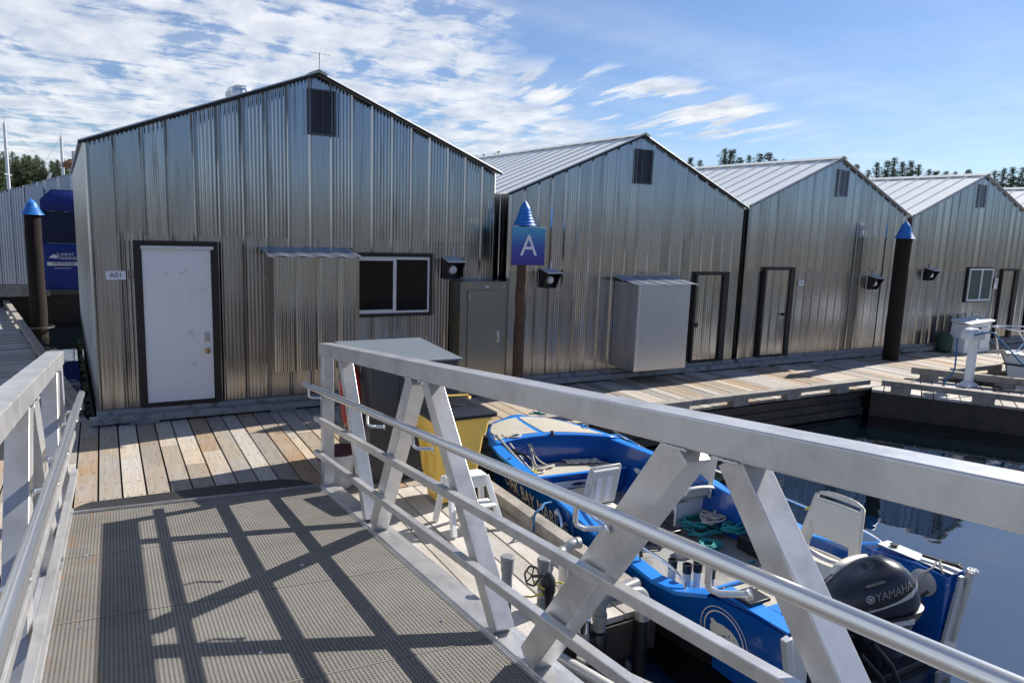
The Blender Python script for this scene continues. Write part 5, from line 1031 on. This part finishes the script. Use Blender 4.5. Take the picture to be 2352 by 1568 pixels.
q = MB(); q.box(4.55, 4.98, 3.55, 3.98, -.13, -.112); q.box(4.6, 4.66, 3.6, 3.93, -.29, -.131); q.build('seat_plate', m_wplast, BT, bevel=.006)
q = MB(); q.box(4.64, 4.76, 3.66, 3.88, -.1115, -.108); q.build('plate_opening', m_blackp, BT)
q = MB(); q.box(5.05, 5.34, 5.60, 5.95, -.29, -.08); q.build('stowed_case', m_greypaint, BT, bevel=.012); q = MB(); q.box(4.3, 4.62, 6.02, 6.22, -.295, -.12); q.build('stowed_case', m_greypaint, BT, bevel=.012)
# pedestal crate with an arched opening
def crate(x0, x1, y0, y1, z0, z1, name='seat_pedestal'):
    q = MB(); c_ = (y0 + y1) / 2; h = (y1 - y0) / 2; w_ = .035
    out = [(x0, y0, z0), (x0, y1, z0), (x0, y1, z1), (x0, y0, z1)]
    inn = [(y0 + w_, z0), (y1 - w_, z0), (y1 - w_, z1 - .10), (y1 - w_ - .07, z1 - .03), (y0 + w_ + .07, z1 - .03), (y0 + w_, z1 - .10)]
    ext = [(y0, z0), (y1, z0), (y1, z1 - .10), (y1, z1), (y0, z1), (y0, z1 - .10)]
    k = len(q.v)
    for (a, b_), (c1, d1) in zip(ext, inn): q.v += [Vector((x0, a, b_)), Vector((x0, c1, d1)), Vector((x0 + .012, a, b_)), Vector((x0 + .012, c1, d1))]
    for i in range(1, 6):
        j = (i + 1) % 6; a, b_ = k + i * 4, k + j * 4
        q.f += [(a, b_, b_ + 1, a + 1), (a + 2, a + 3, b_ + 3, b_ + 2), (a + 1, b_ + 1, b_ + 3, a + 3)]
    q.box(x0 + .013, x1, y0, y0 + .012, z0, z1); q.box(x0 + .013, x1, y1 - .012, y1, z0, z1); q.box(x1 - .012, x1 - .0, y0 + .013, y1 - .013, z0, z1)
    o = q.build(name, m_wplast, BT, fix=False); q = MB(); q.box(x0 - .01, x1 + .01, y0 - .01, y1 + .01, z1 + .001, z1 + .012); q.build('pedestal_top', m_ivory, o, bevel=.004); return o
crate(4.97, 5.46, 5.22, 5.52, -.295, -.03)
crate(4.80, 5.16, 3.60, 3.90, -.295, -.11)
# moulded seats
def moulded_seat(loc, rz, s=1.):
    """bucket seat, sitter faces local +x"""
    c, sn = math.cos(rz), math.sin(rz); T = lambda p: Vector((loc[0] + s * (p[0] * c - p[1] * sn), loc[1] + s * (p[0] * sn + p[1] * c), loc[2] + s * p[2]))
    sh = []
    q = MB(); rows = []   # pan
    for i in range(9):
        x = .24 - i * .055; row = []
        for j in range(11):
            v = -1 + 2 * j / 10; z = .02 * (1 - v * v) * -1 + (.02 if i == 0 else .035) - .03 * math.sin(i / 8 * math.pi) + .02; z += -.05 if i == 0 else 0
            row.append(T((x, v * .235, z)))
        rows.append(row)
    q.grid(rows); pan = q.build('seat', m_ivory, BT, smooth=True, solid=.016, angle=80)
    # arms
    for e in (-1, 1):
        q = MB(); rows = []
        for i in range(8):
            x = .20 - i * .055; top = .17 + .02 * math.sin(i / 7 * math.pi)
            if i == 0: top = .12
            rows.append([T((x, e * .225, .03)), T((x, e * .27, .09)), T((x, e * .285, top)), T((x, e * .315, top + .012)), T((x, e * .345, top - .005))])
        q.grid(rows); q.build('armrest', m_ivory, pan, smooth=True, solid=.014, angle=80)
    # back with slot near the top and opening at the bottom
    q = MB()
    def bp_(v, h): # v across, h height
        return T((-.20 - .22 * h - .03 * (1 - (v / .25) ** 2), v, .03 + h))
    def wd(h): return .245 - .05 * max(0, h - .1) / .38 if h > .1 else .27
    hs = [0, .02, .12, .15, .28, .37, .395, .425, .45, .465]
    vs_ = [-1, -.85, -.62, -.3, 0, .3, .62, .85, 1]
    k = len(q.v)
    for h in hs:
        for v in vs_:
            ww = wd(h); hh = h
            if h > .44: hh = h - .035 * abs(v) ** 4
            q.v.append(bp_(v * ww, hh))
    m_ = len(vs_)
    for i in range(len(hs) - 1):
        for j in range(m_ - 1):
            if i in (6,) and 1 <= j <= 6: continue
            if i in (1,) and 2 <= j <= 5: continue
            q.f.append((k + i * m_ + j, k + i * m_ + j + 1, k + (i + 1) * m_ + j + 1, k + (i + 1) * m_ + j))
    b_ = q.build('backrest', m_ivory, BT, smooth=True, solid=.018, angle=80)
    return pan
moulded_seat((5.14, 5.36, .0), R(180 - 6), .92)
moulded_seat((5.09, 3.72, -.06), R(180 + 4), 1.14)
# white folded seat back panel
q = MB(); A = Vector((3.98, 5.50, -.0)); u_ = Vector((1, -.02, 0)); v_ = Vector((.26, .16, 1)).normalized()
q.prism([A, A + u_ * .40, A + u_ * .42 + v_ * .35, A + u_ * .40 + v_ * .38, A + u_ * .06 + v_ * .38, A + u_ * .03 + v_ * .35], (0, .018, 0)); sp = q.build('seat_panel', m_ivory, BT, bevel=.006)
q = MB(); q.tube([A + u_ * .07 + v_ * .335 + Vector((0, -.012, 0)), A + u_ * .38 + v_ * .335 + Vector((0, -.012, 0))], .012, 8)
q.build('grip_bar', m_wplast, sp, smooth=True)
q = MB()
for du in (.14, .26): q.hexa([A + u_ * (du + a) + v_ * b_ + Vector((0, c_, 0)) for b_ in (.02, .28) for a, c_ in ((0, -.008), (.06, -.008), (.06, -.001), (0, -.001))])
q.build('panel_rib', m_wplast, sp, bevel=.003)
q = MB(); q.box(4.02, 4.38, 5.20, 5.52, -.06, -.025); q.box(4.1, 4.32, 5.25, 5.5, -.295, -.061); q.build('low_seat_base', m_ivory, BT, bevel=.008)
# lettering and emblem on the hull side
def on_hull(y0, z0, off=.006): return lambda p: Vector((hullx(y0 - p[0], z0 + p[1]) - off - p[2], y0 - p[0], z0 + p[1] + .0))
def slope_hull(y0, z0, sl, off=.006): return lambda p: Vector((hullx(y0 - p[0], z0 + p[1] + sl * p[0]) - off - p[2], y0 - p[0], z0 + p[1] + sl * p[0]))
text('hull_name', 'OAK BAY MARINE', .21, (0, 0, 0), (1, 0, 0), (0, 1, 0), m_letter, BT, .002, sx=.77, fn=slope_hull(5.88, -.045, -.075))
EM = MB(); oh = on_hull(3.30, -.10, .005)
for ra, rb2, wdt in ((.205, .228, .006), (.172, .194, .010)):
    n = 40; k = len(EM.v)
    for i in range(n):
        t_ = i / n * 6.2832
        for w_ in (-wdt / 2, wdt / 2): EM.v.append(oh(((ra + w_) * math.cos(t_), (rb2 + w_) * math.sin(t_), 0)))
    for i in range(n): j = (i + 1) % n; EM.f.append((k + 2 * i, k + 2 * j, k + 2 * j + 1, k + 2 * i + 1))
em = EM.build('fish_emblem', m_letter, BT, fix=False)
FS = MB(); fish = [(1.15 * fx_, 1.15 * fy_) for fx_, fy_ in [(.125, .01), (.10, .045), (.06, .075), (.0, .085), (-.05, .08), (-.08, .095), (-.10, .085), (-.09, .06), (-.105, .03), (-.10, -.01), (-.07, -.03), (-.05, .0), (-.02, -.01), (.0, -.03), (.03, -.015), (.05, -.02), (.06, .005), (.08, -.02), (.11, -.03), (.115, -.02), (.09, -.005)]]
FS.add([oh((p[0], p[1], .0)) for p in fish], [tuple(range(len(fish)))]); FS.build('fish_body', m_letter, em, fix=False)
FS = MB(); FS.add([oh((p[0], p[1], .0015)) for p in ((.085, .03), (.092, .038), (.10, .032), (.092, .026))], [(0, 1, 2, 3)]); FS.add([oh((p[0], p[1], .0015)) for p in ((.055, .005), (.048, .03), (.055, .055), (.062, .055), (.056, .03), (.062, .005))], [(0, 1, 2, 3, 4, 5)]); FS.add([oh((p[0], p[1], .0015)) for p in ((-.02, .0), (.0, .02), (.03, .02), (.03, .012), (.005, .01))], [(0, 1, 2, 3, 4)]); FS.build('fish_detail', m_bblue, em, fix=False)
# ---- outboard motor
OM = thing('outboard_motor', (4.78, 3.0, -.05), 'dark graphite outboard motor turned sideways on the stern of the blue boat', 'outboard motor')
ox, oy, oz = 4.80, 2.98, .0; dv = Vector((.94, -.34, .10)).normalized(); sv = Vector((-.34, -.94, 0)).normalized(); uv = dv.cross(sv); uv = uv if uv.z > 0 else -uv
def OP(a, b_, c_): return Vector((ox, oy, oz)) + (dv * a + sv * b_ + uv * c_) * (1.18 if c_ > -.5 else 1.1)
# cowling: superellipse sections from bottom to top
def cowl(levels, n=28):
    q = MB()
    for (c_, a0, a1, hw, e) in levels:
        for j in range(n):
            t_ = 2 * math.pi * j / n; ct, st = math.cos(t_), math.sin(t_); p_ = 2 / e
            a = (a0 + a1) / 2 + (a1 - a0) / 2 * math.copysign(abs(ct) ** p_, ct); b2 = hw * math.copysign(abs(st) ** p_, st)
            q.v.append(OP(a, b2 * (1 - .22 * max(0, -ct)), c_ + (.03 * ct if c_ > .15 else 0)))
    L = len(levels)
    for i in range(L - 1):
        for j in range(n): q.f.append((i * n + j, i * n + (j + 1) % n, (i + 1) * n + (j + 1) % n, (i + 1) * n + j))
    q.f.append(tuple(range(n))[::-1]); q.f.append(tuple((L - 1) * n + j for j in range(n))); return q
cw = cowl([(.03, -.31, .31, .17, 2.8), (.08, -.325, .31, .178, 3), (.14, -.31, .295, .175, 3), (.20, -.26, .26, .163, 2.9), (.25, -.19, .21, .145, 2.7), (.285, -.12, .15, .115, 2.5), (.302, -.05, .09, .07, 2.3), (.306, -.01, .03, .02, 2)]).build('cowling', m_motor, OM, smooth=True, angle=60)
cowl([(-.04, -.28, .30, .165, 3), (.0, -.30, .325, .178, 3), (.024, -.31, .33, .183, 3), (.029, -.30, .32, .18, 3)]).build('lower_cowl', m_blackp, OM, smooth=True, angle=40)
q = cowl([(-.30, -.06, .22, .10, 3), (-.12, -.16, .26, .14, 3), (-.041, -.22, .28, .155, 3)]); q.build('motor_housing', m_motor, OM, smooth=True, angle=50)
def side_pt(a, c_):   # on the cowl's near side
    lv = [(.03, -.31, .31, .17, 2.8), (.08, -.325, .31, .178, 3), (.14, -.31, .295, .175, 3), (.20, -.26, .26, .163, 2.9), (.25, -.19, .21, .145, 2.7), (.285, -.12, .15, .115, 2.5)]
    for l0, l1 in zip(lv, lv[1:]):
        if c_ <= l1[0] or l1 is lv[-1]:
            t_ = max(0, (c_ - l0[0]) / (l1[0] - l0[0])); P_ = [l0[i] + (l1[i] - l0[i]) * t_ for i in range(5)]; break
    m_ = (P_[1] + P_[2]) / 2; h = (P_[2] - P_[1]) / 2; x_ = min(.98, abs(a - m_) / h); ct = math.copysign(x_ ** (P_[4] / 2), a - m_); st = math.sqrt(max(0, 1 - ct * ct)); b2 = P_[3] * st ** (2 / P_[4]) * (1 - .22 * max(0, -ct))
    return OP(a, b2 + .004, c_ + (.03 * ct if c_ > .15 else 0))
text('cowling_name', 'YAMAHA', .066, (0, 0, 0), (1, 0, 0), (0, 1, 0), m_silver, cw, .001, sx=.95, fn=lambda p: side_pt(.06 + p[0], .190 + p[1] + .08 * p[0]))
text('cowling_name', 'FourStroke', .034, (0, 0, 0), (1, 0, 0), (0, 1, 0), m_silver, cw, .001, sx=1.1, fn=lambda p: side_pt(-.16 + p[0], .095 + p[1] + .18 * p[0]))
q = MB(); q.grid([[side_pt(-.24 + i * .052, .062 + .22 * (i / 10) ** .9 * .45), side_pt(-.24 + i * .052, .066 + .24 * (i / 10) ** .9 * .45 + .010 * i / 10)] for i in range(11)]); q.build('cowling_stripe', m_silver, cw, fix=False, solid=.001)
q = MB(); k = 24
for r0, r1 in ((.024, .020),):
    b0 = len(q.v)
    for i in range(k): t_ = i / k * 6.2832; q.v += [side_pt(-.10 + r0 * math.cos(t_), .175 + r0 * math.sin(t_)), side_pt(-.10 + r1 * math.cos(t_), .175 + r1 * math.sin(t_))]
    for i in range(k): j = (i + 1) % k; q.f.append((b0 + 2 * i, b0 + 2 * j, b0 + 2 * j + 1, b0 + 2 * i + 1))
for m__ in range(3):
    t_ = m__ * math.pi / 3 + .52; c1, s1 = math.cos(t_), math.sin(t_); w_ = .002; b0 = len(q.v)
    for aa, bb in ((-.019, -w_), (.019, -w_), (.019, w_), (-.019, w_)): q.v.append(side_pt(-.10 + aa * c1 - bb * s1, .175 + aa * s1 + bb * c1))
    q.f.append((b0, b0 + 1, b0 + 2, b0 + 3))
q.build('round_logo', m_silver, cw, fix=False, solid=.001)
q = MB(); q.grid([[OP(.03 + i * .05, .187, -.02 + .0 * i), OP(.03 + i * .05, .187, .012)] for i in range(4)]); q.build('warning_label', m_alframe, OM, fix=False, solid=.002)
q = MB(); q.beam(OP(-.12, .145, .24), OP(.0, .15, .262), .03, .012); q.build('air_intake', m_blackp, cw)
q = MB(); q.tube([OP(.03, 0, -.28), OP(.06, 0, -.62), OP(.08, .0, -.9)], [.075, .06, .05], 12); q.build('mid_leg', m_motor, OM, smooth=True)
q = MB(); q.hexa([OP(-.02, -.12, -.60), OP(.34, -.12, -.56), OP(.34, .12, -.56), OP(-.02, .12, -.60), OP(-.02, -.12, -.585), OP(.34, -.12, -.545), OP(.34, .12, -.545), OP(-.02, .12, -.585)]); q.build('cavitation_plate', m_motor, OM, bevel=.004)
q = MB(); q.tube([OP(-.12, 0, -.82), OP(0, 0, -.82), OP(.2, 0, -.82), OP(.28, 0, -.82)], [.012, .055, .05, .03], 14); q.build('gear_case', m_motor, OM, smooth=True)
q = MB()
for s_ in (-1, 1): q.beam(OP(-.22, s_ * .09, -.08), OP(-.2, s_ * .09, -.38), .03, .10, dv)
q.beam(OP(-.25, 0, -.10), OP(-.05, 0, -.12), .17, .06); q.build('clamp_bracket', m_blackp, OM, bevel=.006)
q = MB(); q.tube([OP(-.14, .13, -.2), OP(-.02, .16, -.36), OP(.05, .17, -.55)], .02, 8); q.tube([OP(-.05, .12, -.15), OP(.06, .15, -.30), OP(.12, .15, -.46)], .02, 8); q.beam(OP(.02, .16, -.52), OP(.12, .16, -.58), .07, .06); q.build('steering_strut', m_blackp, OM, smooth=True)
q = MB(); q.tube([OP(-.30, .04, .0), OP(-.36, .08, -.08), OP(-.34, .12, -.18), OP(-.25, .14, -.2), OP(-.2, .13, -.1)], .012, 8); q.build('fuel_hose', m_rubber, OM, smooth=True)
q = MB(); q.tube([OP(.33, 0, .03), OP(.36, .02, .05), OP(.40, .02, .07)], .012, 8); q.beam(OP(.30, 0, .02), OP(.345, 0, .01), .1, .05); q.build('rear_latch', m_blackp, OM, smooth=True)
q = MB(); q.lathe([(.05, 0), (.09, .02), (.095, .09), (.06, .14), (.001, .15)], (5.33, 3.12, -.29), 16); tag(q.build('red_fuel_float', m_red, smooth=True, origin=(5.33, 3.12, -.29)), 'small red float tucked in the stern well behind the outboard motor', 'float')
# ================================================================ trees beyond the marina
def conifer(h, seed, dense=1.):
    rn = random.Random(seed); q = MB(); z = h * .12; lvl = 0
    while z < h * .985:
        f_ = 1 - z / h; rr = min(h * .60 * (f_ ** 1.0), h * .22) * rn.uniform(.35, 1.25) + .06; nb = int(7 + 7 * f_)
        for k in range(nb):
            a = rn.uniform(0, 6.283); L = rr * rn.uniform(.45, 1.15); dr = Vector((math.cos(a), math.sin(a), -.28 + .45 * (1 - f_)))
            b = Vector((0, 0, z)); nseg = max(2, int(L / .36)); sd_ = Vector((-math.sin(a), math.cos(a), 0))
            for s_ in range(nseg):
                c0_ = b + dr * L * (s_ + .55) / nseg
                w_ = .62 * (.18 + .18 * L * (1 - (s_ / nseg) * .7) * .42) * rn.uniform(.6, 1.3) * dense
                for _ in range(9):
                    c_ = c0_ + Vector((rn.gauss(0, .13), rn.gauss(0, .13), rn.gauss(0, .12)))
                    u_ = (sd_ * rn.uniform(-1, 1) + dr * rn.uniform(.2, 1) + Vector((0, 0, rn.uniform(-.35, .25)))).normalized() * w_
                    v_ = Vector((rn.uniform(-.4, .4), rn.uniform(-.4, .4), rn.uniform(-1, -.2))).normalized() * w_ * .55
                    k0 = len(q.v); q.v += [c_ - u_ * .3, c_ + v_ * .6, c_ + u_, c_ - v_ * .45]; q.f.append((k0, k0 + 1, k0 + 2, k0 + 3))
        z += h * .024 * rn.uniform(.6, 1.5)
    return q
def broadleaf(h, seed):
    rn = random.Random(seed); q = MB(); blobs = [(Vector((rn.gauss(0, h * .14), rn.gauss(0, h * .14), h * rn.uniform(.45, .9))), h * rn.uniform(.10, .2)) for _ in range(14)]
    for c_, r_ in blobs:
        for _ in range(110):
            d = Vector((rn.gauss(0, 1), rn.gauss(0, 1), rn.gauss(0, 1))).normalized() * r_ * rn.uniform(.6, 1.1); p = c_ + d; w_ = rn.uniform(.12, .3)
            u_ = Vector((rn.gauss(0, 1), rn.gauss(0, 1), rn.gauss(0, 1))).normalized() * w_; v_ = u_.orthogonal().normalized() * w_ * .7
            k0 = len(q.v); q.v += [p - u_, p + v_, p + u_, p - v_]; q.f.append((k0, k0 + 1, k0 + 2, k0 + 3))
    return q
def tree_proto(kind, h, seed):
    o = thing('conifer_tree' if kind == 'c' else 'broadleaf_tree', (0, 0, 0), 'x', 'tree')
    rn = random.Random(seed + 50)
    q = MB(); q.tube([(rn.uniform(-.06, .06) * i, rn.uniform(-.06, .06) * i, h * i / 6 * (.97 if kind == 'c' else .75)) for i in range(7)], [h * .017 * (1 - i / 7.2) + .03 for i in range(7)], 7); q.build('trunk', m_bark, o, smooth=True)
    (conifer(h, seed) if kind == 'c' else broadleaf(h, seed)).build('crown', m_leaf if kind == 'c' else m_leaf2, o, fix=False)
    return o
protos = [tree_proto('c', 11, 1), tree_proto('c', 11, 2), tree_proto('c', 11, 3), tree_proto('b', 9, 4)]
used = set()
def place_tree(k, x, y, z, s, rz, label, group):
    p = protos[k]; o = p if k not in used else copy_tree(p); used.add(k)
    o.location = (x, y, z); o.scale = (s * random.uniform(.85, 1.15), s * random.uniform(.85, 1.15), s); o.rotation_euler = (0, 0, rz); o['label'] = label; o['group'] = group
CR = (0.87144348, -0.04716879, 0.48822266), (-0.48923339, -0.15495846, 0.85827651), (0.03517036, -0.9867943, -0.15811409)
def at(px, py, Y):   # a point of the place at distance Y along the look of a given bearing
    d = [r_[0] * (px - 1176) + r_[1] * (py - 784) + r_[2] * 1656.087 for r_ in CR]; t_ = Y / d[1]; return Vector((d[0] * t_, Y, 2.7 + d[2] * t_))
rt = random.Random(21)
# left hillside: dark conifers in three ranks
for rank, (Y, n, dz) in enumerate(((150, 17, 0), (165, 16, 8), (182, 14, 16))):
    for i in range(n):
        px = -30 + 235 * i / (n - 1) + rt.uniform(-7, 7); top = 347 + px * .13 + rt.uniform(-4, 14) + (0, 4, 0)[rank]
        p = at(px, top, Y + rt.uniform(-5, 5)); base = 2.0 if rank == 0 else 2.5; s = max(.4, (p.z - base) / 11)
        place_tree(rt.choice((0, 1, 2)), p.x, p.y, base, s, rt.uniform(0, 6.28), 'dark conifer in the dense wood on the hillside beyond the left boathouse', 'conifers on the left hillside')
# trees peeping over the roofs at the right
spots = [(1072, 372, 130, 3), (1092, 366, 132, 3), (1108, 368, 131, 3), (1136, 352, 140, 1), (1160, 366, 140, 3), (1586, 372, 120, 1), (1608, 372, 120, 2), (1665, 348, 118, 0), (1683, 349, 119, 1), (1700, 357, 117, 2), (1722, 358, 120, 0), (1745, 360, 118, 2), (1765, 362, 118, 1), (1782, 365, 120, 0), (1800, 366, 122, 2), (1968, 380, 120, 1), (1995, 388, 122, 2), (2016, 380, 124, 0), (2040, 364, 120, 1), (2056, 366, 121, 2), (2075, 372, 122, 0), (2094, 374, 120, 1), (2112, 386, 121, 2), (2135, 388, 124, 0), (2152, 389, 124, 1), (2175, 390, 124, 2), (2196, 394, 126, 0), (2225, 398, 126, 1), (2286, 392, 118, 2), (2308, 386, 117, 0), (2328, 384, 116, 1), (2350, 380, 115, 2), (2372, 384, 115, 0)]
names = {3: 'light green leafy tree showing just above the roof behind the second boathouse'}
for px, top, Y, k in spots:
    p = at(px, top - 4, Y * .62); base = 1.2; s = (p.z + rt.uniform(-.5, .7) - base) / (11 if k < 3 else 9)
    if k == 3: lb, g = 'light green leafy tree showing between the first and second boathouse roofs', 'leafy trees between the first two roofs'
    elif px < 1200: lb, g = 'small lone conifer showing between the first and second boathouse roofs', 'conifers beyond the right roofs'
    elif px < 1850: lb, g = 'conifer standing above the ridge between the second and third boathouse roofs', 'conifers above the third boathouse roof'
    elif px < 2250: lb, g = 'conifer standing above the ridge between the third and fourth boathouse roofs', 'conifers above the fourth boathouse roof'
    else: lb, g = 'conifer at the far right edge above the last boathouse roof', 'conifers at the far right'
    place_tree(k, p.x, p.y, base, s, rt.uniform(0, 6.28), lb, g)
